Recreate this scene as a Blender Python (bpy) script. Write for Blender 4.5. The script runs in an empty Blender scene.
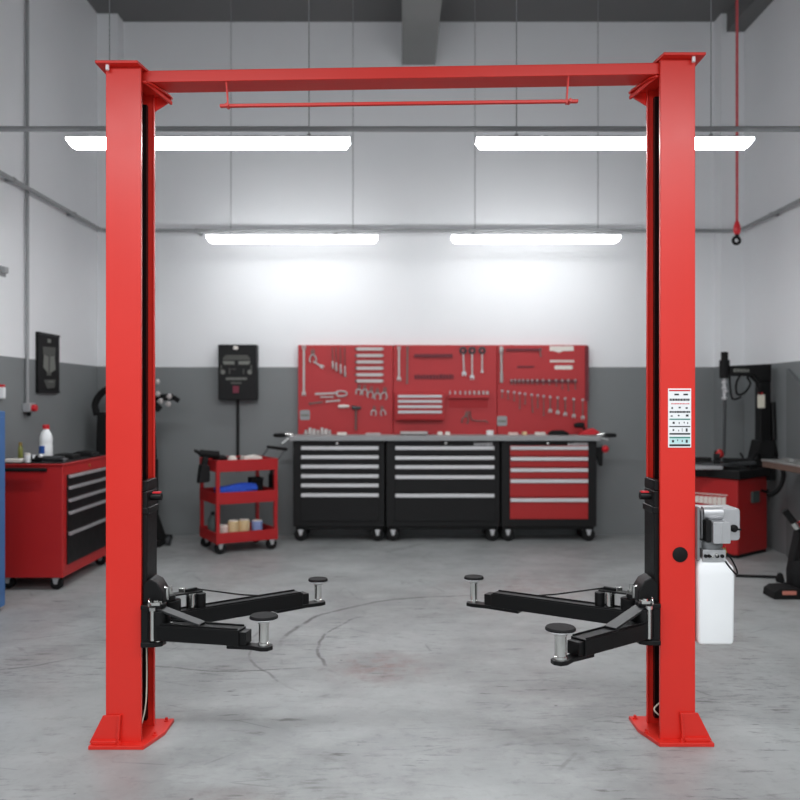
import bpy, bmesh, math, random
from mathutils import Vector, Matrix
random.seed(7)
S = bpy.context.scene
COL = S.collection
PI = math.pi
EYE, F = 1.5, 840.0          # camera height, focal length in pixels of an 800 px frame


def X(px, D):
    return (px - 400) * D / F


def Z(py, D):
    return EYE - (py - 400) * D / F


# ------------------------------------------------------------------ materials
def lin(c):
    return tuple(((v / 255) / 12.92 if v / 255 <= .04045 else ((v / 255 + .055) / 1.055) ** 2.4) for v in c) + (1,)


def new_mat(name):
    m = bpy.data.materials.new(name)
    m.use_nodes = True
    nt = m.node_tree
    return m, nt, nt.nodes['Principled BSDF']


def pmat(name, rgb, rough=.5, metal=0, bump=0, vary=.08, scale=30, coat=0, spec=.5):
    """Principled material with a slight procedural colour and roughness variation."""
    m, nt, b = new_mat(name)
    N, L = nt.nodes, nt.links
    tc = N.new('ShaderNodeTexCoord')
    no = N.new('ShaderNodeTexNoise')
    no.inputs['Scale'].default_value = scale
    no.inputs['Detail'].default_value = 4
    L.new(tc.outputs['Object'], no.inputs['Vector'])
    mx = N.new('ShaderNodeMix')
    mx.data_type = 'RGBA'
    c = lin(rgb)
    mx.inputs[6].default_value = tuple(v * (1 - vary) for v in c[:3]) + (1,)
    mx.inputs[7].default_value = tuple(min(1, v * (1 + vary)) for v in c[:3]) + (1,)
    L.new(no.outputs['Fac'], mx.inputs[0])
    L.new(mx.outputs[2], b.inputs['Base Color'])
    mr = N.new('ShaderNodeMapRange')
    mr.inputs[3].default_value = max(.02, rough - .06)
    mr.inputs[4].default_value = min(1, rough + .06)
    L.new(no.outputs['Fac'], mr.inputs[0])
    L.new(mr.outputs[0], b.inputs['Roughness'])
    b.inputs['Metallic'].default_value = metal
    b.inputs['Specular IOR Level'].default_value = spec
    if coat:
        b.inputs['Coat Weight'].default_value = coat
        b.inputs['Coat Roughness'].default_value = .15
    if bump:
        bp = N.new('ShaderNodeBump')
        bp.inputs['Strength'].default_value = bump
        bp.inputs['Distance'].default_value = .002
        L.new(no.outputs['Fac'], bp.inputs['Height'])
        L.new(bp.outputs[0], b.inputs['Normal'])
    return m


def emat(name, rgb, strength):
    m = bpy.data.materials.new(name)
    m.use_nodes = True
    nt = m.node_tree
    nt.nodes.clear()
    o = nt.nodes.new('ShaderNodeOutputMaterial')
    e = nt.nodes.new('ShaderNodeEmission')
    e.inputs[0].default_value = rgb + (1,)
    e.inputs[1].default_value = strength
    nt.links.new(e.outputs[0], o.inputs[0])
    return m


M = {
    'red': pmat('lift_red_paint', (216, 42, 31), .36, vary=.03, scale=6, spec=.5),
    'chest_red': pmat('chest_red_paint', (174, 30, 31), .4, vary=.05, scale=8),
    'board_red': pmat('board_red_paint', (180, 42, 46), .5, vary=.06, scale=5),
    'trolley_red': pmat('trolley_red_paint', (172, 26, 30), .4, vary=.05, scale=10),
    'black': pmat('black_powder_coat', (7, 7, 8), .42, vary=.15, scale=40, bump=.1, spec=.3),
    'chest_black': pmat('chest_black_paint', (17, 17, 18), .5, vary=.08, scale=12, spec=.3),
    'rubber': pmat('black_rubber', (12, 12, 13), .7, spec=.3, vary=.15, scale=60, bump=.2),
    'grey_metal': pmat('grey_steel', (128, 130, 132), .45, .3, vary=.08, scale=25),
    'dark_metal': pmat('dark_steel', (74, 76, 78), .4, .6, vary=.12, scale=30),
    'brace_grey': pmat('worn_black_plate', (30, 31, 33), .4, vary=.15, scale=30),
    'chrome': pmat('chromed_steel', (215, 215, 212), .18, 1, vary=.05, scale=40),
    'alu': pmat('brushed_aluminium', (200, 201, 203), .4, .75, vary=.05, scale=50),
    'handle': pmat('drawer_pull_aluminium', (200, 200, 202), .5, .15, vary=.03, scale=50),
    'tool': pmat('tool_steel', (186, 180, 178), .4, .4, vary=.08, scale=60),
    'tool_dark': pmat('dark_tool_steel', (120, 96, 92), .4, .5, vary=.1, scale=60),
    'white': pmat('white_plastic', (238, 240, 241), .4, vary=.02, scale=10),
    'offwhite': pmat('off_white_card', (228, 222, 214), .6, vary=.04, scale=20),
    'blue': pmat('blue_paint', (62, 104, 156), .45, vary=.06, scale=9),
    'cloth_blue': pmat('blue_cloth', (36, 78, 190), .8, vary=.2, scale=30, bump=.4),
    'label_blue': pmat('blue_label', (42, 92, 176), .5, vary=.05),
    'beige': pmat('beige_tin', (222, 196, 150), .5, vary=.08, scale=20),
    'pink_white': pmat('pale_pink_plastic', (224, 200, 192), .5, vary=.05),
    'tin_blue': pmat('pale_blue_tin', (140, 158, 206), .5, vary=.06),
    'olive': pmat('olive_glass', (128, 132, 66), .3, vary=.1),
    'red_cap': pmat('red_plastic', (206, 32, 44), .4, vary=.05),
    'brass': pmat('brass_fitting', (190, 160, 96), .3, .9, vary=.06),
    'wood': pmat('bench_wood', (98, 78, 68), .6, vary=.2, scale=14, bump=.2),
    'bench_top': pmat('bench_steel_top', (150, 150, 148), .4, .4, vary=.06),
    'teal': pmat('teal_print', (60, 132, 120), .6, vary=.04),
    'print': pmat('dark_print', (46, 48, 50), .6, vary=.05),
    'decal': pmat('grey_decal', (118, 120, 114), .6, vary=.1, scale=40),
    'decal_dim': pmat('dim_grey_decal', (78, 79, 75), .6, vary=.25, scale=25),
    'cream': pmat('cream_grip', (216, 212, 196), .5, vary=.04),
    'pipe': pmat('pipe_grey', (150, 152, 153), .5, .0, vary=.05),
    'beam': pmat('beam_grey', (128, 129, 128), .7, vary=.06, scale=4),
    'seam': pmat('panel_joint_grey', (150, 152, 153), .8, vary=.05),
    'pilaster': pmat('pilaster_white', (214, 216, 218), .7, vary=.02, scale=3),
    'ceil': pmat('ceiling_dark', (104, 104, 104), .8, vary=.05, scale=3),
    'board_dark': pmat('dark_red_paint', (104, 26, 38), .5, vary=.08),
    'green_grey': pmat('grey_green_plate', (70, 82, 80), .5, vary=.1),
    'upright_grey': pmat('upright_grey', (100, 104, 105), .6, vary=.05),
    'lamp': emat('lamp_diffuser_side', (.97, .985, 1.0), 19),
    'lamp_under': emat('lamp_diffuser_underside', (.97, .985, 1.0), 60),
    'lamp_under_small': emat('small_lamp_diffuser_underside', (.97, .985, 1.0), 12),
}


def wall_mat():
    """White plaster above a painted grey dado that ends at 1.865 m."""
    m, nt, b = new_mat('painted_wall')
    N, L = nt.nodes, nt.links
    g = N.new('ShaderNodeNewGeometry')
    sp = N.new('ShaderNodeSeparateXYZ')
    L.new(g.outputs['Position'], sp.inputs[0])
    no = N.new('ShaderNodeTexNoise')
    no.inputs['Scale'].default_value = 1.6
    no.inputs['Detail'].default_value = 6
    L.new(g.outputs['Position'], no.inputs['Vector'])
    gt = N.new('ShaderNodeMath')
    gt.operation = 'GREATER_THAN'
    gt.inputs[1].default_value = 1.865
    L.new(sp.outputs['Z'], gt.inputs[0])

    def ramp(c0, c1):
        r = N.new('ShaderNodeMix')
        r.data_type = 'RGBA'
        r.inputs[6].default_value = lin(c0)
        r.inputs[7].default_value = lin(c1)
        L.new(no.outputs['Fac'], r.inputs[0])
        return r
    lo, hi = ramp((120, 124, 125), (130, 134, 135)), ramp((232, 234, 236), (240, 241, 243))
    mx = N.new('ShaderNodeMix')
    mx.data_type = 'RGBA'
    L.new(gt.outputs[0], mx.inputs[0])
    L.new(lo.outputs[2], mx.inputs[6])
    L.new(hi.outputs[2], mx.inputs[7])
    L.new(mx.outputs[2], b.inputs['Base Color'])
    b.inputs['Roughness'].default_value = .6
    return m


def floor_mat():
    """Worn polished concrete: cloudy greys, scuffs, small chips, oil and rust stains, tyre arcs."""
    m, nt, b = new_mat('worn_concrete')
    N, L = nt.nodes, nt.links
    g = N.new('ShaderNodeNewGeometry')
    pos = g.outputs['Position']

    def noise(scale, detail=6, rough=.6, vec=None, dist=0):
        n = N.new('ShaderNodeTexNoise')
        n.inputs['Scale'].default_value = scale
        n.inputs['Detail'].default_value = detail
        n.inputs['Roughness'].default_value = rough
        n.inputs['Distortion'].default_value = dist
        L.new(vec or pos, n.inputs['Vector'])
        return n.outputs['Fac']

    def math_(op, a, bb=None, c=None):
        n = N.new('ShaderNodeMath')
        n.operation = op
        n.use_clamp = False
        for i, v in enumerate((a, bb, c)):
            if v is None:
                continue
            if isinstance(v, (int, float)):
                n.inputs[i].default_value = v
            else:
                L.new(v, n.inputs[i])
        return n.outputs[0]

    def rng(v, a, bb, c=0., d=1.):
        n = N.new('ShaderNodeMapRange')
        n.interpolation_type = 'SMOOTHSTEP'
        L.new(v, n.inputs[0])
        for i, k in enumerate((a, bb, c, d)):
            n.inputs[i + 1].default_value = k
        return n.outputs[0]

    def mix(fac, a, bb):
        n = N.new('ShaderNodeMix')
        n.data_type = 'RGBA'
        for i, v in ((0, fac), (6, a), (7, bb)):
            if isinstance(v, tuple):
                n.inputs[i].default_value = v
            elif isinstance(v, (int, float)):
                n.inputs[i].default_value = v
            else:
                L.new(v, n.inputs[i])
        return n.outputs[2]

    def mapped(sx, sy, rz=0):
        n = N.new('ShaderNodeMapping')
        n.inputs['Scale'].default_value = (sx, sy, 1)
        n.inputs['Rotation'].default_value = (0, 0, rz)
        L.new(pos, n.inputs['Vector'])
        return n.outputs[0]

    def dist_to(x, y):
        n = N.new('ShaderNodeVectorMath')
        n.operation = 'DISTANCE'
        L.new(pos, n.inputs[0])
        n.inputs[1].default_value = (x, y, 0)
        return n.outputs['Value']
    col = mix(rng(noise(.9, 8, .65), .3, .7), lin((136, 138, 138)), lin((163, 166, 166)))
    col = mix(rng(noise(3.5, 8, .7, mapped(1, 1.4)), .42, .75, 0, .5), col, lin((172, 175, 174)))
    col = mix(rng(noise(14, 6, .7), .5, .8, 0, .4), col, lin((98, 99, 97)))
    blot = math_('MULTIPLY', rng(noise(4.5, 8, .75, mapped(.8, 1.7, .3)), .55, .72, 0, .55), rng(noise(.8, 3), .42, .62))
    col = mix(blot, col, lin((98, 95, 91)))
    # rusty tint in patches
    for (x, y, r, f) in ((-.12, 4.72, .42, .5), (.95, 6.6, 1.0, .35), (-.65, 3.0, .35, .45), (1.75, 5.2, .6, .2), (-2.6, 4.6, .9, .2)):
        fac = math_('MULTIPLY', rng(dist_to(x, y), r, 0, 0, f), rng(noise(7, 5, .7), .38, .62))
        col = mix(fac, col, lin((138, 104, 100)))
    # grey oil smudges
    for (x, y, r, f) in ((-1.0, 4.65, .35, .75), (-.12, 4.62, .22, .6), (.9, 3.8, .8, .5), (-.6, 3.22, .7, .35), (-.15, 3.35, .5, .35), (1.9, 4.4, .7, .6), (-2.1, 4.7, .8, .5), (-.5, 5.3, .5, .4), (1.35, 4.25, .5, .5)):
        fac = math_('MULTIPLY', rng(dist_to(x, y), r, 0, 0, f), rng(noise(9, 7, .75, mapped(.7, 2.2)), .5, .66))
        col = mix(fac, col, lin((74, 73, 71)))
    # streaky scuffs over the near half of the floor
    sc = math_('MULTIPLY', rng(noise(7, 7, .7, mapped(.55, 3.0, .15)), .56, .66, 0, .8), rng(noise(1.3, 3), .42, .6))
    col = mix(sc, col, lin((84, 84, 82)))
    # turning arcs of tyres
    wob = math_('MULTIPLY', math_('SUBTRACT', noise(2.2, 3), .5), .12)
    for (cx, cy, r, w, mx_, my_, mr_, f) in ((.5, 5.2, 1.24, .022, -.15, 6.0, 1.25, .8), (.55, 5.15, 1.05, .016, -.45, 5.3, .8, .7), (.5, 5.3, 1.42, .014, -.8, 5.0, .8, .5),
                                             (-.9, 6.0, 1.35, .016, -1.1, 4.65, .7, .7), (-2.6, 5.6, 1.0, .016, -2.5, 4.7, .9, .6), (-2.7, 6.2, 1.0, .012, -2.2, 5.4, .6, .4)):
        d = math_('ABSOLUTE', math_('SUBTRACT', math_('ADD', dist_to(cx, cy), wob), r))
        fac = math_('MULTIPLY', rng(d, w, w * .2, 0, f), rng(noise(6, 6, .7), .34, .56))
        fac = math_('MULTIPLY', fac, rng(dist_to(mx_, my_), mr_, mr_ * .5))
        col = mix(fac, col, lin((62, 60, 58)))
    # thin straight scratches
    for (ang, sc_, lo_) in ((.25, 1.4, .004), (1.2, 1.1, .003)):
        v = N.new('ShaderNodeTexVoronoi')
        v.feature = 'DISTANCE_TO_EDGE'
        v.inputs['Scale'].default_value = sc_
        L.new(mapped(.5, 1.3, ang), v.inputs['Vector'])
        fac = math_('MULTIPLY', rng(v.outputs['Distance'], lo_ * 2.2, lo_ * .5, 0, .3), rng(noise(2.5, 4), .5, .62))
        col = mix(fac, col, lin((74, 73, 70)))
    # chips
    v = N.new('ShaderNodeTexVoronoi')
    v.inputs['Scale'].default_value = 6.5
    L.new(mapped(1, 1), v.inputs['Vector'])
    sepc = N.new('ShaderNodeSeparateColor')
    L.new(v.outputs['Color'], sepc.inputs[0])
    chip = math_('MULTIPLY', rng(math_('ADD', v.outputs['Distance'], math_('MULTIPLY', noise(40, 3), .09)), .115, .085, 0, .85), math_('GREATER_THAN', sepc.outputs[0], .72))
    col = mix(chip, col, lin((84, 85, 86)))
    L.new(col, b.inputs['Base Color'])
    L.new(rng(noise(2.5, 7, .65), .3, .7, .34, .52), b.inputs['Roughness'])
    b.inputs['Specular IOR Level'].default_value = .4
    bp = N.new('ShaderNodeBump')
    bp.inputs['Strength'].default_value = .12
    bp.inputs['Distance'].default_value = .004
    L.new(noise(18, 8, .7), bp.inputs['Height'])
    L.new(bp.outputs[0], b.inputs['Normal'])
    return m


M['wall'] = wall_mat()
M['floor'] = floor_mat()

# ------------------------------------------------------------------ mesh builder
INV = {}     # root or part name -> matrix from world to its local frame (for things given in world metres)


class MB:
    def __init__(self):
        self.bm = bmesh.new()
        self.mi = 0

    def m(self, i):
        self.mi = i
        return self

    def _fin(self, faces):
        for f in faces:
            f.material_index = self.mi
        return self

    def _hull(self, vs, quads):
        bv = [self.bm.verts.new(v) for v in vs]
        return self._fin([self.bm.faces.new([bv[i] for i in q]) for q in quads])

    def box(self, x0, x1, y0, y1, z0, z1):
        x0, x1 = sorted((x0, x1))
        y0, y1 = sorted((y0, y1))
        z0, z1 = sorted((z0, z1))
        vs = [(x, y, z) for z in (z0, z1) for y in (y0, y1) for x in (x0, x1)]
        return self._hull(vs, [(0, 2, 3, 1), (4, 5, 7, 6), (0, 1, 5, 4), (2, 6, 7, 3), (0, 4, 6, 2), (1, 3, 7, 5)])

    def bar(self, p0, p1, w, h, up=(0, 0, 1), w1=None, h1=None):
        """Box along p0-p1, w across, h along up; may taper to w1, h1."""
        p0, p1 = Vector(p0), Vector(p1)
        d = (p1 - p0).normalized()
        u = Vector(up)
        s = d.cross(u).normalized()
        u = s.cross(d).normalized()
        w1 = w if w1 is None else w1
        h1 = h if h1 is None else h1
        vs = []
        for p, a, c in ((p0, w / 2, h / 2), (p1, w1 / 2, h1 / 2)):
            vs += [p - s * a - u * c, p + s * a - u * c, p + s * a + u * c, p - s * a + u * c]
        return self._hull(vs, [(0, 1, 2, 3), (7, 6, 5, 4), (0, 4, 5, 1), (1, 5, 6, 2), (2, 6, 7, 3), (3, 7, 4, 0)])

    def rings(self, rings, caps=True, closed=False):
        bv = [[self.bm.verts.new(v) for v in r] for r in rings]
        n = len(bv[0])
        fs = []
        pairs = list(zip(bv, bv[1:])) + ([(bv[-1], bv[0])] if closed else [])
        for a, c in pairs:
            for i in range(n):
                j = (i + 1) % n
                fs.append(self.bm.faces.new((a[i], a[j], c[j], c[i])))
        if caps and not closed:
            fs.append(self.bm.faces.new(bv[0][::-1]))
            fs.append(self.bm.faces.new(bv[-1]))
        return self._fin(fs)

    def cyl(self, p0, p1, r, r1=None, seg=20):
        p0, p1 = Vector(p0), Vector(p1)
        d = (p1 - p0).normalized()
        a = d.orthogonal().normalized()
        c = d.cross(a)
        r1 = r if r1 is None else r1
        return self.rings([[p + (a * math.cos(t) + c * math.sin(t)) * q for t in [2 * PI * i / seg for i in range(seg)]] for p, q in ((p0, r), (p1, r1))])

    def tube(self, pts, r, seg=8, closed=False, smooth=3):
        P = [Vector(p) for p in pts]
        if smooth and len(P) > 2:
            Q = []
            n = len(P)
            rngi = range(n if closed else n - 1)
            for i in rngi:
                a, b_, c, d = (P[(i - 1) % n] if closed or i > 0 else P[i]), P[i], P[(i + 1) % n], (P[(i + 2) % n] if closed or i + 2 < n else P[(i + 1) % n])
                for k in range(smooth):
                    t = k / smooth
                    Q.append(.5 * (2 * b_ + (c - a) * t + (2 * a - 5 * b_ + 4 * c - d) * t * t + (3 * b_ - a - 3 * c + d) * t ** 3))
            if not closed:
                Q.append(P[-1])
            P = Q
        rings = []
        d0 = (P[1] - P[0]).normalized()
        a = d0.orthogonal().normalized()
        n = len(P)
        for i, p in enumerate(P):
            if closed:
                d = (P[(i + 1) % n] - P[i - 1]).normalized()
            else:
                d = (P[min(i + 1, n - 1)] - P[max(i - 1, 0)]).normalized()
            a = (a - d * a.dot(d)).normalized()
            c = d.cross(a)
            rings.append([p + (a * math.cos(2 * PI * k / seg) + c * math.sin(2 * PI * k / seg)) * r for k in range(seg)])
        return self.rings(rings, closed=closed)

    def prism(self, pts, axis, a0, a1):
        """Extrude a 2-D outline: axis 'y' takes (x, z), 'x' takes (y, z), 'z' takes (x, y)."""
        f = {'y': lambda p, a: (p[0], a, p[1]), 'x': lambda p, a: (a, p[0], p[1]), 'z': lambda p, a: (p[0], p[1], a)}[axis]
        return self.rings([[f(p, a0) for p in pts], [f(p, a1) for p in pts]])

    def lathe(self, prof, c=(0, 0, 0), seg=20, axis='z'):
        cx, cy, cz = c
        rs = []
        for r, h in prof:
            r = max(r, .0004)
            ring = []
            for i in range(seg):
                t = 2 * PI * i / seg
                a, b_ = r * math.cos(t), r * math.sin(t)
                ring.append({'z': (cx + a, cy + b_, cz + h), 'y': (cx + a, cy + h, cz + b_), 'x': (cx + h, cy + a, cz + b_)}[axis])
            rs.append(ring)
        return self.rings(rs)

    def torus(self, c, R, r, axis='y', seg=18, rs=8):
        pts = []
        for i in range(seg):
            t = 2 * PI * i / seg
            a, b_ = R * math.cos(t), R * math.sin(t)
            pts.append({'z': (c[0] + a, c[1] + b_, c[2]), 'y': (c[0] + a, c[1], c[2] + b_), 'x': (c[0], c[1] + a, c[2] + b_)}[axis])
        return self.tube(pts, r, rs, closed=True, smooth=0)

    def build(self, name, mats, parent=None, bevel=0, seg=2, angle=35):
        bmesh.ops.recalc_face_normals(self.bm, faces=self.bm.faces)
        if parent is not None and parent in INV:
            self.bm.transform(INV[parent])
        me = bpy.data.meshes.new(name)
        self.bm.to_mesh(me)
        self.bm.free()
        for mm in (mats if isinstance(mats, (list, tuple)) else [mats]):
            me.materials.append(M[mm] if isinstance(mm, str) else mm)
        me.polygons.foreach_set('use_smooth', [True] * len(me.polygons))
        o = bpy.data.objects.new(name, me)
        COL.objects.link(o)
        if bevel:
            md = o.modifiers.new('bevel', 'BEVEL')
            md.width = bevel
            md.segments = seg
            md.limit_method = 'ANGLE'
            md.angle_limit = math.radians(angle)
            md.harden_normals = True
        else:
            me.set_sharp_from_angle(angle=math.radians(angle))
        if parent is not None:
            o.parent = parent
            if parent in INV:
                INV[o] = INV[parent]
        return o


def tag(o, label, cat, group=None):
    o['label'] = label
    o['category'] = cat
    o['kind'] = 'thing'
    if group:
        o['group'] = group
    return o


def thing(name, label, cat, loc=(0, 0, 0), rz=0, group=None, world=False):
    o = bpy.data.objects.new(name, None)
    o.empty_display_size = .1
    COL.objects.link(o)
    o.location = loc
    o.rotation_euler = (0, 0, rz)
    tag(o, label, cat, group)
    if world:
        INV[o] = (Matrix.Translation(loc) @ Matrix.Rotation(rz, 4, 'Z')).inverted()
    return o


def struct(name, mb, mat, bevel=0):
    o = mb.build(name, mat, None, bevel)
    o['kind'] = 'structure'
    return o


def dup(root, loc, rz=None, label=None, rot=None):
    r = root.copy()
    COL.objects.link(r)
    r.location = loc
    if rz is not None:
        r.rotation_euler = (0, 0, rz)
    if rot is not None:
        r.rotation_euler = rot
    if label:
        r['label'] = label
    for ch in list(root.children):
        c = ch.copy()
        COL.objects.link(c)
        c.parent = r
        for g in list(ch.children):
            d = g.copy()
            COL.objects.link(d)
            d.parent = c
    return r


# ------------------------------------------------------------------ the room
XL, XR, YB, CEIL, YF = -3.29, 3.74, 9.33, 5.70, -5.0
struct('floor', MB().box(XL - .2, XR + .2, YF, YB + .2, -.12, 0), 'floor')
struct('ceiling', MB().box(XL - .2, XR + .2, YF, YB + .2, CEIL, CEIL + .15), 'ceil')
struct('wall_back', MB().box(XL - .2, XR + .2, YB, YB + .2, 0, CEIL), 'wall')
struct('wall_left', MB().box(XL - .2, XL, YF, YB, 0, CEIL), 'wall')
struct('wall_right', MB().box(XR, XR + .2, YF, YB, 0, CEIL), 'wall')
# corner pilasters and the beams under the ceiling
struct('trim_1', MB().box(XL, -3.07, 9.13, YB, 0, CEIL), 'wall')
struct('trim_2', MB().box(3.49, XR, 9.13, YB, 0, CEIL), 'wall')
struct('trim_3', MB().box(.02, .39, YF, 9.33, 5.22, CEIL), 'beam')
struct('trim_4', MB().box(3.55, XR, YF, 9.13, 5.50, CEIL), 'ceil')
# slim upright on the right side wall
struct('trim_5', MB().prism([(7.75, 0), (8.05, 0), (8.05, 1.80), (7.9, 1.72), (7.75, 1.62)], 'x', XR - .04, XR), 'upright_grey', .004)

# ------------------------------------------------------------------ strip lights
PZ = Z(231, 9.1)
ptop = thing('service_pipe', 'grey pipe running round the side walls and back wall at lamp height', 'pipe', (0, 9.1, PZ), world=True)
PO = .07
arc = lambda cx, cy, a0, a1: [(cx + .12 * math.cos(a0 + (a1 - a0) * k / 6), cy + .12 * math.sin(a0 + (a1 - a0) * k / 6), PZ) for k in range(7)]
MB().tube([(XL + PO, YF + .2, PZ)] + arc(XL + PO + .12, 8.97, PI, PI / 2) + arc(XR - PO - .12, 8.97, PI / 2, 0) + [(XR - PO, YF + .2, PZ)], .020, 10, smooth=0).build('pipe_run', 'pipe', ptop)
for x in (-2.2, -.7, .8, 2.3):
    MB().cyl((x - .02, 9.09, PZ), (x + .02, 9.09, PZ), .025).box(x - .012, x + .012, 9.09, YB - .022, PZ - .012, PZ + .012).build('pipe_clip', 'pipe', ptop)
for sx, xw in ((XL + PO, XL + .0005), (XR - PO, XR - .0005)):
    for y in (7.0, 8.3):
        MB().cyl((sx, y - .02, PZ), (sx, y + .02, PZ), .025).box(min(sx, xw), max(sx, xw), y - .012, y + .012, PZ - .012, PZ + .012).build('pipe_clip', 'pipe', ptop)

RY = 5.75
RZ = Z(129, RY + .06)
rail = thing('hanging_rail', 'grey rail running from side to side just above the two nearer strip lights', 'rail', (0, RY + .06, RZ), world=True)
MB().cyl((XL + .1, RY + .06, RZ), (XR - .1, RY + .06, RZ), .019).build('rail_tube', 'pipe', rail)
for x in (-3.0, 3.45):
    MB().cyl((x, RY + .06, RZ), (x, RY + .06, CEIL - .001 if x < 3 else 5.499), .004, seg=8).cyl((x - .015, RY + .06, RZ), (x + .015, RY + .06, RZ), .024, seg=12).build('rail_hanger', 'pipe', rail)


def strip_light(label, D, px0, px1, y0, y1, rods):
    x0, x1 = X(px0, D), X(px1, D)
    w = .05
    z1, z0 = Z(y0, D - w), Z(y1, D + w)
    h = z1 - z0
    t = thing('hanging_strip_light', label, 'light', ((x0 + x1) / 2, D, z1), group='strip lights under the ceiling', world=True)
    MB().box(x0 + .01, x1 - .01, D - w, D + w, z1 - .008, z1 + .004).build('housing', 'alu', t, .003)
    d = MB().prism([(x0 + .035, z0), (x1 - .035, z0), (x1 - .006, z0 + h * .6), (x1 - .006, z1 - .008), (x0 + .006, z1 - .008), (x0 + .006, z0 + h * .6)], 'y', D - w, D + w).build('diffuser', ['lamp', 'lamp_under' if D < 7 else 'lamp_under_small'], t)
    for f in d.data.polygons:
        if f.normal.z < -.9:
            f.material_index = 1
    for x in (x0, x1 - .006):
        MB().box(x, x + .006, D - w - .004, D + w + .004, z0 + h * .55, z1).build('end_cap', 'alu', t)
    for px in rods:
        x = X(px, D)
        MB().cyl((x, D, z1), (x, D, CEIL - .001), .004, seg=8).cyl((x, D, z1), (x, D, z1 + .03), .012, seg=10).build('drop_rod', 'pipe', t)


strip_light('nearer and bigger white strip light passing behind the post without a sticker', RY, 68, 351, 136, 149.5, (109.5, 309))
strip_light('nearer and bigger white strip light passing behind the post with the sticker', RY, 475, 752, 136, 149.5, (516.5, 711))
RD = 8.5
strip_light('smaller looking strip light high over the black control box and trolley', RD, 207, 378, 234.5, 243.2, (231, 353))
strip_light('smaller looking strip light high over the red-fronted tool chest', RD, 451, 620, 234.5, 243.2, (475, 598))

# ------------------------------------------------------------------ the two-post lift
lift = thing('two_post_lift', 'red two post car lift with black swing arms standing on the concrete floor', 'car lift', (0, 3.74, 0), world=True)


def post(s, dx, dy, ztop, zbase=0.0):
    """One column: C-channel open towards the middle, base plate, cap plate, gussets."""
    def wx(a):                       # distance from the middle line -> x
        return s * (a + dx)
    y0 = 3.645 + dy
    y1 = y0 + .198
    o, i, t = 1.277, 1.119, .012
    pl = [(o, y0), (o, y1), (i, y1), (i, y1 - .02), (i + t * .6, y1 - .02), (i + t * .6, y1 - t), (o - t, y1 - t), (o - t, y0 + t), (i + t * .6, y0 + t), (i + .012, y0 + .02), (i + .005, y0 + .02), (i + .005, y0)]
    m = MB().prism([(wx(a), b) for a, b in pl], 'z', .015, ztop - .012)
    p = m.build('post', 'red', lift, .003)
    # base plate with a cut corner, bolts
    yb0, yb1 = 3.60 + dy, 3.915 + dy
    m = MB().prism([(wx(a) + (.007 if s > 0 else 0), b) for a, b in ((1.337, yb0), (1.337, yb1), (1.052, yb1), (1.052, yb0 + .16), (1.10, yb0))], 'z', 0, .016)
    m.build('base_plate', 'red', p, .002)
    for a, b in ((1.31, yb0 + .28), (1.08, yb1 - .03), (1.085, yb0 + .12), (1.21, yb0 + .018)):
        MB().cyl((wx(a), b, .016), (wx(a), b, .021), .012).cyl((wx(a), b, .021), (wx(a), b, .032), .007, seg=6).build('anchor_bolt', 'red', p)
    # gusset at the outer front corner: a folded plate, narrow at the top
    m = MB().prism([(wx(1.345), .016), (wx(1.225), .016), (wx(1.215), .135), (wx(1.285), .135)], 'y', y0 - .004, y0 - .012)
    m.prism([(wx(1.225), .016), (wx(1.213), .016), (wx(1.205), .137), (wx(1.215), .137)], 'y', y0, y0 - .024)
    m.prism([(wx(1.335), .016), (wx(1.225), .016), (wx(1.223), .03), (wx(1.329), .03)], 'y', y0 - .004, y0 - .028)
    m.build('gusset', 'red', p, .002)
    MB().prism([(wx(1.335), .016), (wx(o), .016), (wx(o), .14)], 'y', y1 - .03, y1 - .042).build('gusset', 'red', p, .002)
    # cap plate: overhangs to the front and outside
    m = MB().prism([(wx(a), b) for a, b in ((1.308, y0 - .045), (1.308, y1 + .02), (1.10, y1 + .02), (1.10, y0 + .14), (1.125, y0 - .045))], 'z', ztop - .012, ztop)
    m.build('cap_plate', 'red', p, .002)
    MB().cyl((wx(1.262), y0 - .022, ztop - .034), (wx(1.262), y0 - .022, ztop - .012), .008, seg=8).build('cap_bolt', 'white', p)
    return p, wx, y0, y1


pL, wL, yL0, yL1 = post(-1, 0, 0, 2.957)
pR, wR, yR0, yR1 = post(1, .015, .03, 3.004)

# cross beam, its end brackets and the cut-off bar
by0, by1 = 3.70, 3.835
zlt, zrt = Z(70.5, by0), Z(62.3, by0)
hb = .052
xl, xr = wL(1.14), wR(1.14)
m = MB()
vs = []
for x, zt in ((xl, zlt), (xr, zrt)):
    vs.append([(x, by0, zt), (x, by1, zt), (x, by1, zt - hb), (x, by0, zt - hb)])
m.rings(vs)
m.build('crossbeam', 'red', lift, .004)
for wx, zt, y0 in ((wL, zlt, yL0), (wR, zrt, yR0)):
    m = MB()
    # bearing plate under the beam end, with a short web below it
    zb_ = zt - .056
    y1_ = y0 + .198
    m.prism([(wx(a), b) for a, b in ((1.16, y0 + .025), (1.112, y0 + .025), (1.09, y0 + .05), (1.05, y1_ - .01), (1.046, y1_ + .03), (1.06, y1_ + .055), (1.16, y1_ + .055))], 'z', zb_ - .008, zb_)
    m.prism([(wx(1.125), zb_ - .008), (wx(1.05), zb_ - .008), (wx(1.052), zb_ - .025), (wx(1.125), zb_ - .07)], 'y', y1_ + .012, y1_ + .022)
    m.bar((wx(1.118), y0 + .03, zb_ - .004), (wx(1.05), y1_ + .02, zb_ - .032), .010, .016)
    m.build('end_bracket', 'red', lift, .002)
m = MB()
bz = lambda px: Z(106 + (101.3 - 106) * (px - 220) / 358, 3.72)
m.bar((X(220, 3.72), 3.72, bz(220)), (X(578, 3.72), 3.72, bz(578)), .02, .014)
bar = m.build('cutoff_bar', 'red', lift, .003)
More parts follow.
